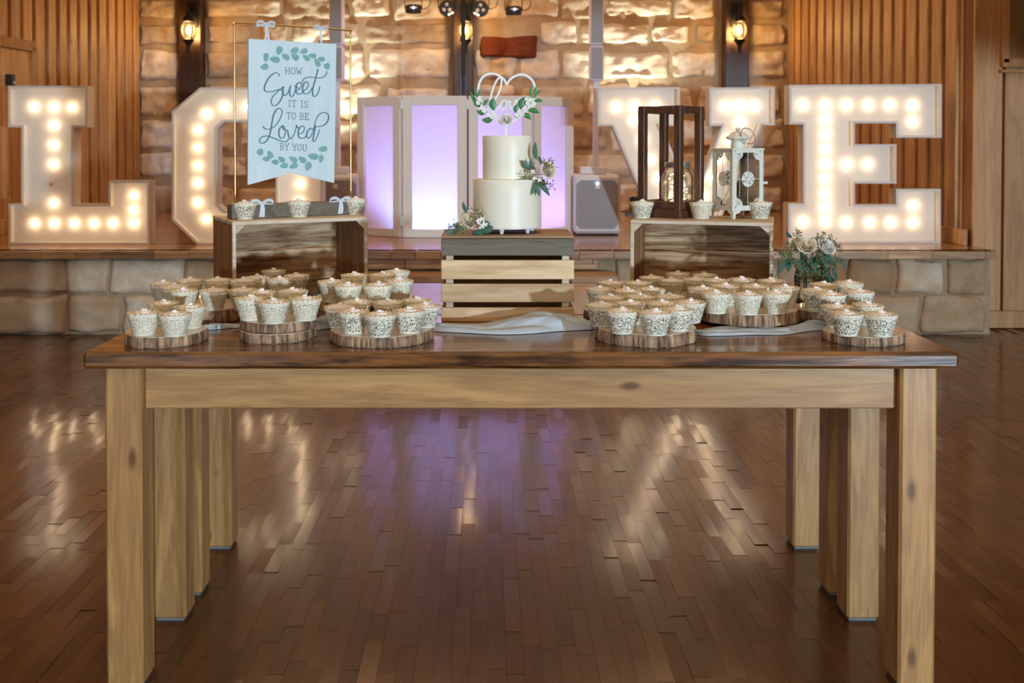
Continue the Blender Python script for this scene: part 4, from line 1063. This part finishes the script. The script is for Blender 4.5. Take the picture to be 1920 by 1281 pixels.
# ================================================================== SIGN STAND, SIGN, BOWS
SA = Vector((-.757, 2.952)); SB = Vector((-.440, 3.162)); su = (SB-SA).normalized(); sL = (SB-SA).length; sa = math.atan2(su.y, su.x)
zT = P(440, 42, SA.y).z; LZ1 = LZ+.0005
t = thing('sign_stand', 'thin gold wire frame on a long grey wooden base', 'sign stand', ((SA.x+SB.x)/2, (SA.y+SB.y)/2, LZ))
mb = MB(); mb.box(((SA.x+SB.x)/2, (SA.y+SB.y)/2, LZ1+.0215), (sL+.035, .045, .043), sa, ch=.002); obj('base_block', mb, M['grey_wood'], t)
p3 = lambda s, z: Vector((SA.x+su.x*s, SA.y+su.y*s, z))
mb = MB(); mb.tube(catmull([p3(0, LZ1+.04), p3(0, LZ+.3), p3(0, zT-.03), p3(.002, zT-.008), p3(.012, zT), p3(sL*.5, zT+.001), p3(sL-.012, zT), p3(sL-.002, zT-.008), p3(sL, zT-.03), p3(sL, LZ+.3), p3(sL, LZ1+.04)], 5), .0027, 8); obj('wire_frame', mb, M['gold'], t, smooth=True)
# sign plane : a little in front of the frame
nrm = Vector((su.y, -su.x)); off = .008
A0 = SA+nrm*off
def on_sign(x, y):
    dx = (x-PX)/F; s = (dx*A0.y-A0.x)/(su.x-dx*su.y); D = A0.y+su.y*s
    return s, P(x, y, D).z
SM = Matrix(((su.x, 0, nrm.x, A0.x), (su.y, 0, nrm.y, A0.y), (0, 1, 0, 0), (0, 0, 0, 1)))   # local (s, z, out)
def c5(p): return (440+p[0]/3.882, 30+p[1]/3.882)
def sp(pts): return [on_sign(*c5(p)) for p in pts]
sign = None
sc_ = [on_sign(466, 73), on_sign(632, 84), on_sign(624, 347), on_sign(544, 325), on_sign(463, 347)]
s0 = on_sign(466, 73)[0]; s1 = on_sign(630, 84)[0]; zt_ = on_sign(466, 73)[1]; zb_ = on_sign(463, 347)[1]
sl_ = on_sign(463, 346)[0]; sr_ = on_sign(625, 346)[0]
t = thing('hanging_sign', 'pale blue swallowtail sign reading How Sweet It Is To Be Loved By You', 'sign', (A0.x+su.x*(s0+s1)/2, A0.y+su.y*(s0+s1)/2, zb_))
mb = MB(); mb.prism([(s0, zt_), (s1, zt_), (sr_, zb_), ((sl_+sr_)/2-.002, zb_+.034), (sl_, zb_)], SM, .006, r=.5); board = obj('board', mb, M['sign'], t)
TOP = SM @ Matrix.Translation((0, 0, .0061))
strokes = [
 [(322,440),(318,424),(298,414),(262,432),(234,470),(214,515),(217,545),(245,553),(292,545),(330,533),(346,560),(335,605),(305,645),(276,652),(262,625),(272,590),(300,560),(334,530),(352,512)],
 [(352,512),(348,548),(354,578),(372,574),(390,545),(402,508),(396,545),(400,580),(415,586),(432,560),(440,520),(434,508),(446,516),(458,530)],
 [(444,545),(470,530),(482,500),(470,484),(450,498),(440,535),(450,565),(476,568),(500,545)],
 [(496,545),(520,530),(532,498),(520,480),(500,494),(490,535),(500,562),(526,566),(548,545),(562,520)],
 [(602,386),(590,440),(572,500),(562,550),(568,584),(590,580),(606,550),(616,514)],
 [(488,492),(494,466),(525,447),(570,448),(620,452),(650,440),(664,422),(665,403)],
 [(203,803),(214,820),(245,825),(290,800),(325,750),(341,700),(328,675),(302,680),(279,720),(266,780),(256,840),(240,890),(215,920),(186,925),(175,905),(192,882),(232,874),(280,890),(330,910),(368,914),(388,896)],
 [(346,798),(324,818),(316,855),(328,888),(350,885),(363,850),(358,815),(344,798),(352,825),(380,832)],
 [(380,832),(386,868),(400,894),(420,875),(438,830),(446,795),(452,812),(470,822)],
 [(458,862),(490,848),(503,816),(488,800),(468,815),(456,855),(468,886),(495,890),(520,868)],
 [(570,830),(548,818),(524,842),(518,875),(534,888),(556,864),(574,805),(588,752),(612,715),(650,703),(678,725),(670,768),(640,797),(602,806),(582,800)],
 [(584,798),(574,850),(564,905),(578,910),(598,872),(612,826)]]
for st in strokes:
    mb = MB(); wfun = lambda f, tt: .0026+.0022*abs(tt.y)*(1 if tt.y < 0 else .4)
    mb.ribbon(sp(catmull(st, 6)), wfun, TOP, .0004); obj('script_stroke', mb, M['ink'], board)
G = {'H': (1, [[(.1,0),(.1,1)], [(.85,0),(.85,1)], [(.1,.5),(.85,.5)], [(-.05,1),(.28,1)], [(-.05,0),(.28,0)], [(.68,1),(1,1)], [(.68,0),(1,0)]]),
     'O': (1, [[(.5+.42*math.cos(a*PI/8), .5+.5*math.sin(a*PI/8)) for a in range(17)]]),
     'W': (1.15, [[(.08,1),(.3,0),(.55,.75),(.8,0),(1.05,1)], [(-.05,1),(.25,1)], [(.88,1),(1.15,1)]]),
     'I': (.6, [[(.3,0),(.3,1)], [(.08,1),(.52,1)], [(.08,0),(.52,0)]]),
     'T': (.95, [[(.48,0),(.48,1)], [(.05,.8),(.05,1),(.9,1),(.9,.8)], [(.28,0),(.68,0)]]),
     'S': (.8, [[(.7,.75),(.68,.98),(.4,1.0),(.15,.9),(.12,.7),(.3,.55),(.58,.45),(.72,.27),(.62,.05),(.38,0),(.14,.06),(.1,.28)]]),
     'B': (.95, [[(.18,0),(.18,1)], [(0,1),(.55,1),(.75,.9),(.75,.65),(.55,.53),(.18,.53)], [(.55,.53),(.82,.43),(.84,.14),(.6,0),(0,0)]]),
     'E': (.95, [[(.18,0),(.18,1)], [(0,1),(.82,1),(.82,.78)], [(.18,.52),(.58,.52)], [(.58,.65),(.58,.4)], [(0,0),(.86,0),(.86,.24)]]),
     'Y': (1, [[(.1,1),(.5,.45),(.9,1)], [(.5,.45),(.5,0)], [(-.02,1),(.28,1)], [(.72,1),(1.02,1)], [(.3,0),(.7,0)]]),
     'U': (1, [[(.15,1),(.15,.25),(.3,.02),(.5,-.02),(.7,.02),(.85,.25),(.85,1)], [(-.02,1),(.33,1)], [(.67,1),(1.02,1)]]), ' ': (.5, [])}
for text, x0, x1, y0, y1 in (('HOW', 365, 487, 378, 424), ('IT IS', 383, 530, 617, 664), ('TO BE', 373, 537, 706, 752), ('BY YOU', 323, 520, 932, 978)):
    tot = sum(G[c][0]+.12 for c in text)-.12; k = (x1-x0)/tot; x = 0; slope = 6/120
    for c in text:
        if c != ' ':
            mb = MB()
            for st in G[c][1]:
                px = [(x0+(x+u)*k, y1-(v*(y1-y0))+slope*((x+u)*k-(x1-x0)/2)) for u, v in st]
                for q0, q1 in (zip(px[:-1], px[1:]) if len(px) < 6 else [(None, None)]): mb.ribbon(sp([q0, q1] if q0 else px), .0020, TOP, .0004)
            obj('letter', mb, M['ink'], board)
        x += G[c][0]+.12
def tear(c, ang, L, W):       # teardrop outline, in sign crop pixels
    out = []
    for i in range(14):
        a = 2*PI*i/14; rr = W/2*(1-.45*math.cos(a)) if False else W/2
        u = -L/2*math.cos(a); v = rr*math.sin(a)*(1-.35*math.cos(a))
        out.append((c[0]+u*math.cos(ang)-v*math.sin(ang), c[1]-(u*math.sin(ang)+v*math.cos(ang))))
    return out
for (cx, cy, ang, L_, W_) in ((322,253,70,66,46), (226,303,85,66,38), (213,372,10,62,44), (290,318,-10,74,46), (368,298,-35,66,40), (432,252,20,66,42), (436,298,-35,66,44), (500,258,20,60,36), (518,306,-35,62,34), (562,290,-10,58,34), (627,314,-12,54,34), (598,342,-55,66,36), (667,366,0,46,46),
                            (178,990,0,50,50), (222,1040,0,56,38), (252,1008,-60,62,40), (288,1063,-5,56,38), (335,1043,-40,60,38), (352,1090,10,60,40), (418,1042,-30,70,38), (422,1092,20,66,40), (485,1045,-35,64,40), (528,1095,70,68,46), (565,1022,-10,78,46), (622,1040,80,58,36), (635,968,10,66,40)):
    mb = MB(); mb.prism(sp(tear((cx, cy), math.radians(ang), L_, W_)), TOP, .0004); obj('painted_leaf', mb, M['teal'], board)
for st in ([(190,380),(240,320),(300,285),(400,275),(480,275),(560,300),(620,330),(660,360)], [(180,1000),(235,1035),(300,1062),(380,1070),(450,1070),(530,1050),(600,1025),(635,975)]):
    mb = MB(); mb.ribbon(sp(catmull(st, 4)), .0006, TOP, .0003); obj('painted_stem', mb, M['teal'], board)
def strip3(mb, pts, wv, n=5):
    pts = catmull([Vector(p) for p in pts], n); wv = Vector(wv)/2
    vs = [q for p in pts for q in (p-wv, p+wv)]
    mb.add(vs, [(2*i, 2*i+1, 2*i+3, 2*i+2) for i in range(len(pts)-1)])
U3 = Vector((su.x, su.y, 0)); N3 = Vector((nrm.x, nrm.y, 0)); Z3 = Vector((0, 0, 1))
def bow(label, c, s, tails, knot_up):
    t = thing('ribbon_bow', label, 'ribbon', c, group='white satin bows on the sign stand')
    c = Vector(c)
    for sg in (-1, 1):
        mb = MB(); strip3(mb, [c, c+U3*sg*.016*s+Z3*.009*s+N3*.005, c+U3*sg*.032*s+Z3*.006*s+N3*.003, c+U3*sg*.034*s-Z3*.004*s, c+U3*sg*.016*s-Z3*.004*s, c], Z3*.009*s+N3*.003); obj('loop', mb, M['ribbon'], t, smooth=True)
    mb = MB(); mb.ball(c, .0052*s, n=8, m=6); obj('knot', mb, M['ribbon'], t, smooth=True)
    for pts in tails:
        mb = MB(); strip3(mb, [c+U3*a+Z3*b+N3*d for a, b, d in pts], U3*.008*s); obj('tail', mb, M['ribbon'], t, smooth=True)
ht = zt_-zT
q = p3(on_sign(500, 47)[0], zT)+N3*.006
bow('white ribbon bow tying the sign to the wire at left', q, .85, [[(0, 0, 0), (.001, -.02, .001), (-.003, ht-.006, .003)], [(.002, 0, 0), (.006, -.03, .002), (.008, -.056, .006)]], 1)
q = p3(on_sign(603, 57)[0], zT)+N3*.006
bow('white ribbon bow tying the sign to the wire at right', q, .7, [[(0, 0, 0), (-.001, -.02, .001), (.001, ht-.006, .003)], [(-.002, 0, 0), (-.003, -.02, .002), (-.001, ht+.004, .005)]], 1)
fz = LZ1+.045
for px, lab in ((487, 'white ribbon bow on the left of the grey sign base'), (634, 'white ribbon bow on the right of the grey sign base')):
    q = p3(on_sign(px, 385)[0], fz)+N3*.022
    bow(lab, q, 1.05, [[(0, 0, .002), (-.003, -.018, .006), (-.006, -.041, .004)], [(.002, 0, .002), (.004, -.02, .006), (.003, -.041, .004)]], 0)

# ================================================================== DARK LANTERN WITH JAR
nx_, ny_ = X_(1275, 2.985), 2.985; th = math.radians(41); s_ = .150; ps = .023; H0, H1 = RZ+.0005, P(0, 197, 2.985).z
e1 = Vector((-math.cos(th), math.sin(th), 0)); e2 = Vector((math.sin(th), math.cos(th), 0)); nr = Vector((nx_, ny_, 0)); ctr = nr+(e1+e2)*s_/2; rzl = math.atan2(-e1.y, -e1.x)
t = thing('wooden_lantern', 'tall open dark-stained wooden lantern frame on the right crate', 'lantern', (ctr.x, ctr.y, RZ), rzl)
g = s_/2-ps/2
def lb(name, c, d, mat=M['dark_lantern'], ch=.0015):
    mb = MB(); mb.box(c, d, ch=ch); return obj(name, mb, mat, t, local=True)
Hh = H1-H0
lb('base', (0, 0, .0125), (s_+.004, s_+.004, .024))
lb('floor_board', (0, 0, .0275), (s_-.004, s_-.004, .006))
for sx in (-1, 1):
    for sy in (-1, 1): lb('post', (sx*g, sy*g, (.0245+Hh)/2), (ps, ps, Hh-.0245))
for zz in (.040, Hh-ps/2):
    for s2 in (-1, 1):
        lb('rail', (0, s2*g, zz), (2*g-ps, ps*.9, ps*.95)); lb('rail', (s2*g, 0, zz), (ps*.9, 2*g-ps, ps*.95))
jc = Vector((X_(1270, ctr.y-.005), ctr.y-.005, H0+.031))
t = thing('mason_jar', 'glass mason jar of fairy lights inside the dark wooden lantern', 'jar', jc)
jr = .0485; mb = MB(); mb.lathe([(.040, .001), (jr-.002, .004), (jr, .012), (jr, .085), (jr-.002, .098), (jr-.010, .112), (.037, .118), (.037, .130)], jc, 28, wob=lambda a, z: 1+.008*math.sin(a*9)); obj('glass_body', mb, M['jar_glass'], t, smooth=True)
mb = MB(); mb.lathe([(.039, .122), (.040, .124), (.040, .138), (.038, .140), (.0001, .140)], jc, 28, wob=lambda a, z: 1+.01*math.sin(a*20)*(.12 < z < .139)); obj('screw_lid', mb, M['zinc'], t, smooth=True, angle=40)
rs = random.Random(3); path = [jc+Vector((math.cos(k*1.9)*.028*rs.uniform(.5, 1.1), math.sin(k*1.9)*.028, .012+.0042*k)) for k in range(22)]
mb = MB(); mb.tube(catmull(path, 4), .0006, 4); obj('fairy_wire', mb, M['gold'], t)
fb = None
for k, p_ in enumerate(path):
    for dd in (0, 1):
        if fb is None: m2 = MB(); m2.ball((0, 0, 0), .0021, n=5, m=4); b = fb = obj('fairy_light', m2, M['fairy'], t, local=True)
        else: b = fb.copy(); C.objects.link(b)
        b.location = p_+Vector((rs.uniform(-.01, .01), rs.uniform(-.01, .01), rs.uniform(-.004, .004)))*dd-jc

# ================================================================== WHITE LANTERN
th = math.radians(24); n0 = Vector((X_(1374, 2.965), 2.965, 0)); e1 = Vector((math.cos(th), math.sin(th), 0)); e2 = Vector((-math.sin(th), math.cos(th), 0)); wl, dl = .116, .100
ctr = n0+e1*wl/2+e2*dl/2; zb = P(0, 391, 2.965).z-RZ; zt = P(0, 282, 2.965).z-RZ
t = thing('white_lantern', 'distressed white metal lantern with pierced medallions beside the dark one', 'lantern', (ctr.x, ctr.y, RZ), th)
def wb(name, c, d, mat=M['lan_white'], ch=.001, par=None): mb = MB(); mb.box(c, d, ch=ch); return obj(name, mb, mat, par or t, local=True)
hx, hy = wl/2, dl/2; pf = .009
wb('base_plate', (0, 0, zb-.004), (wl, dl, .008)); wb('top_plate', (0, 0, zt+.003), (wl+.004, dl+.004, .006))
for sx in (-1, 1):
    for sy in (-1, 1):
        wb('corner_post', (sx*(hx-pf/2), sy*(hy-pf/2), (zb+zt)/2), (pf, pf, zt-zb))
        mb = MB(); pr = [(0, 0), (sx*-.030, 0), (sx*-.024, -.006), (sx*-.010, -.010), (sx*-.008, -(zb-.0085)), (0, -(zb-.0085))]
        mm = Matrix.Translation((sx*hx, sy*hy+(.003 if sy > 0 else 0), zb-.008)) @ Matrix.Rotation(PI/2, 4, 'X'); mb.prism(pr, mm, .003); obj('foot_apron', mb, M['lan_white'], t, local=True)
        mb = MB(); pr = [(0, 0), (sy*-.026, 0), (sy*-.020, -.006), (sy*-.010, -.010), (sy*-.008, -(zb-.0085)), (0, -(zb-.0085))]
        mm = Matrix.Translation((sx*hx-(.003 if sx > 0 else 0), sy*hy, zb-.008)) @ Matrix(((0,0,1,0),(1,0,0,0),(0,1,0,0),(0,0,0,1))); mb.prism(pr, mm, .003); obj('foot_apron', mb, M['lan_white'], t, local=True)
def pane(name, rot, w_, off_):
    mm = Matrix.Rotation(rot, 4, 'Z') @ Matrix.Translation((0, -off_, (zb+zt)/2)) @ Matrix.Rotation(PI/2, 4, 'X')
    hw, hh = w_/2-pf, (zt-zb)/2
    fr = MB()
    for s in (-1, 1):
        fr.box((0, 0, 0), (.006, hh*2, .003), M=Matrix.Translation((0, 0, 0)))
        fr.v[-8:] = [mm @ (v+Vector((s*(hw-.003), 0, 0))) for v in fr.v[-8:]]
        fr.box((0, 0, 0), (hw*2, .007, .003)); fr.v[-8:] = [mm @ (v+Vector((0, s*(hh-.0035), 0))) for v in fr.v[-8:]]
    f = obj(name, fr, M['lan_white'], t, local=True)
    mb = MB(); mb.prism([(.0235*math.cos(2*PI*k/20)*(hw/.049 if hw < .045 else 1), .0235*math.sin(2*PI*k/20)) for k in range(20)], mm, .0012); obj('medallion', mb, M['filigree'], f, local=True)
    for sx in (-1, 1):
        for sy in (-1, 1):
            cx, cy, R_ = sx*(hw-.006), sy*(hh-.007), .024
            mb = MB(); mb.prism([(cx, cy)]+[(cx-sx*R_*math.cos(a*PI/12), cy-sy*R_*math.sin(a*PI/12)) for a in range(7)], mm, .0012); obj('corner_fan', mb, M['filigree'], f, local=True)
    mb = MB(); mb.tube([mm @ Vector((0, -hh+.007, .0)), mm @ Vector((0, hh-.007, 0))], .0009, 5); mb.tube([mm @ Vector((-hw+.005, 0, 0)), mm @ Vector((hw-.005, 0, 0))], .0009, 5); obj('thin_wire', mb, M['lan_white'], f, local=True)
    mb = MB(); mb.add([mm @ Vector((x, y, -.002)) for x, y in ((-hw, -hh), (hw, -hh), (hw, hh), (-hw, hh))], [(0, 1, 2, 3)]); obj('glass_pane', mb, M['glass'], f, local=True)
pane('door', 0, wl, hy-.002); pane('side_frame', PI/2, dl, hx-.002); pane('side_frame', -PI/2, dl, hx-.002); pane('rear_frame', PI, wl, hy-.002)
wb('latch', (hx+.004, -hy+.001, (zb+zt)/2-.012), (.024, .004, .008))
mb = MB(); mb.lathe([(.021, zt+.006), (.021, zt+.026), (.020, zt+.028)], (0, 0, 0), 20); obj('chimney_collar', mb, M['lan_white'], t, local=True)
mb = MB(); mb.lathe([(.020, zt+.028), (.036, zt+.036), (.037, zt+.040), (.026, zt+.047), (.020, zt+.054), (.008, zt+.058), (.001, zt+.058)], (0, 0, 0), 10); obj('cap', mb, M['lan_white'], t, local=True)
mb = MB(); mb.ball((0, 0, zt+.063), .0075, n=10, m=8); obj('finial', mb, M['lan_white'], t, local=True, smooth=True)
mb = MB(); mb.tube([Vector((.014+.026*math.cos(a*PI/10), -.030+.010*math.sin(a*PI/10), zt+.044+.024*math.sin(a*PI/10))) for a in range(21)], .0017, 6); obj('ring_handle', mb, M['zinc'], t, local=True, smooth=True)

# ================================================================== BOUQUET
BD = 2.80; t = thing('vase', 'clear glass jar vase holding the bouquet at the right', 'vase', (X_(1525, BD), BD, TZ)); jb = Vector((X_(1525, BD), BD, TZ))
mb = MB(); mb.lathe([(.040, .0015), (.048, .004), (.050, .015), (.050, .085), (.046, .094), (.047, .108)], jb, 28); obj('glass_body', mb, M['jar_glass'], t, smooth=True)
t = thing('bouquet', 'bouquet of cream roses, seeded sprigs and drooping willow leaves', 'flowers', jb+Vector((0, 0, .108)))
def c7(x, y): return (1420+x/9.15, 420+y/9.15)
rose(t, P(*c7(850, 380), 2.735), .030, (-.25, -.75, .5), M['petal'], 12); rose(t, P(*c7(1170, 400), 2.742), .031, (.3, -.7, .6), M['petal_w'], 14); rose(t, P(*c7(690, 360), 2.82), .026, (-.6, -.2, .8), M['petal'], 15)
rose(t, P(*c7(1010, 330), 2.83), .024, (.1, -.3, 1), M['petal_w'], 16)
for (a, b, w_) in (((480,580),(300,910),60), ((500,620),(370,840),60), ((530,580),(520,835),95), ((640,600),(560,700),60), ((600,240),(490,120),60), ((545,350),(500,300),50), ((480,520),(370,450),50), ((1060,560),(1330,660),130), ((1310,550),(1565,770),55), ((1000,640),(980,840),60), ((1120,800),(1240,1000),110), ((1270,700),(1350,1010),80), ((1230,540),(1300,480),70), ((1130,700),(1220,880),60), ((1260,900),(1290,1050),90), ((720,500),(830,600),60), ((1100,560),(1250,700),60), ((880,700),(850,860),90), ((700,640),(760,820),80), ((1060,860),(1080,1010),60), ((950,760),(1010,930),60), ((1180,600),(1200,700),60)):
    leafpx(t, c7(*a), c7(*b), 2.755, w_/9.15, M['euca'] if (a[0]+b[1]) % 3 else M['euca_dark'], .14, 2.735, fold=.3)
rs = random.Random(6)
for k in range(26):
    px_, py_ = rs.uniform(560, 1300), rs.uniform(430, 800); an = rs.uniform(.4, 2.7); ln = rs.uniform(120, 230)
    leafpx(t, c7(px_, py_), c7(px_+math.cos(an)*ln, py_+math.sin(an)*ln), 2.79, rs.uniform(6, 9), M['euca_dark'], .15, 2.76, fold=.3)
for i, (a, b) in enumerate((((600,480),(280,690)), ((560,480),(350,480)), ((640,420),(480,400)), ((700,300),(690,120)), ((1000,300),(1130,190)), ((1130,210),(1330,370)), ((1100,450),(1400,690)), ((1150,650),(1380,800)), ((1000,450),(1100,620)), ((900,600),(1050,900)), ((720,620),(740,940)), ((620,560),(700,760)), ((850,850),(1000,980)), ((1000,900),(960,1060)), ((1150,850),(1150,1020)), ((1300,330),(1420,410)), ((960,480),(1140,470)), ((560,560),(420,620)), ((800,800),(700,900)))):
    sprig(t, c7(*a), c7(*b), 2.745, 30, 11, M['berry'], 40+i, .0021)
mb = MB()
for k in range(9):
    a = k*2.4; mb.tube([jb+Vector((math.cos(a)*.02, math.sin(a)*.02, .01)), jb+Vector((math.cos(a+.5)*.03, math.sin(a+.5)*.03, .115)), jb+Vector((math.cos(a+.5)*.04, math.sin(a+.5)*.035-.02, .16))], .0022, 5)
obj('stems', mb, M['stem'], t)

# ================================================================== CLOTH RUNNER AND SPRIGS
pathc = [(352, 2.405, .004, .03), (400, 2.428, .012, .05), (440, 2.445, .006, .03), (470, 2.45, .004, .02), (560, 2.45, .006, .03), (600, 2.43, .030, .07), (625, 2.437, .012, .02), (700, 2.434, .003, .012), (790, 2.436, .003, .012), (818, 2.42, .012, .075), (870, 2.41, .012, .10), (920, 2.405, .013, .11), (980, 2.425, .030, .13), (1030, 2.44, .040, .12), (1075, 2.44, .026, .10), (1105, 2.43, .016, .05), (1130, 2.428, .003, .010), (1285, 2.425, .003, .012), (1310, 2.36, .006, .06), (1350, 2.375, .009, .09), (1400, 2.39, .008, .08), (1450, 2.385, .008, .08), (1490, 2.40, .010, .07), (1520, 2.43, .020, .08), (1560, 2.44, .008, .05), (1575, 2.44, .003, .02)]
pc = catmull([Vector((X_(x, D), D, h)) for x, D, h, w_ in pathc], 7); wc = catmull([Vector((w_, 0, 0)) for *_, w_ in pathc], 7)
mb = MB(); vs = []; K = 12
for i, (p_, w_) in enumerate(zip(pc, wc)):
    for k in range(K+1):
        f = k/K; arch = math.sin(PI*f)**.6
        y = p_.y+(f-.5)*w_.x+.006*math.sin(i*.21+f*5)*(w_.x > .03)
        z = TZ+.0012+max(.001, p_.z)*arch*(.62+.38*math.sin(f*22+i*.17+1.5*math.sin(i*.06)))+.0025*abs(math.sin(i*.37+f*7))*arch
        vs.append((p_.x+.012*math.sin(f*6+i*.1)*(w_.x > .05), y, z))
n = len(pc); mb.add(vs, [(i*(K+1)+k, (i+1)*(K+1)+k, (i+1)*(K+1)+k+1, i*(K+1)+k+1) for i in range(n-1) for k in range(K)], .5)
o = obj('table_runner', mb, M['cloth'], smooth=True); tag(o, 'pale blue chiffon runner gathered along the table between the wood slices', 'cloth')
for (lab, cx, cy, D, seed, n_) in (('small dark leafy sprig before the right crate opening', 1392, 538, 2.93, 3, 7), ('dark foliage sprig beside the open lace cupcakes, left crate', 598, 556, 2.76, 5, 10)):
    base = PZ(cx, 270+F*(CH-TZ)/D, TZ); t = thing('greenery_sprig', lab, 'greenery', (X_(cx, D), D, TZ)); rs = random.Random(seed)
    hpx = (270+F*(CH-TZ)/D)
    for k in range(n_):
        bx_ = cx+rs.uniform(-28, 28); leafpx(t, (cx+rs.uniform(-10, 10), hpx-4), (bx_, cy-rs.uniform(0, 24)), D, rs.uniform(7, 12), M['euca_dark'], .2, D+rs.uniform(-.05, .03))
    for k in range(3): sprig(t, (cx, hpx-4), (cx+rs.uniform(-24, 24), cy-rs.uniform(2, 16)), D, 14, 9, M['berry'], seed+k, .002)
for pr in protos.values():
    if not pr[1]:
        for ch in list(pr[0].children): bpy.data.objects.remove(ch)
        bpy.data.objects.remove(pr[0])
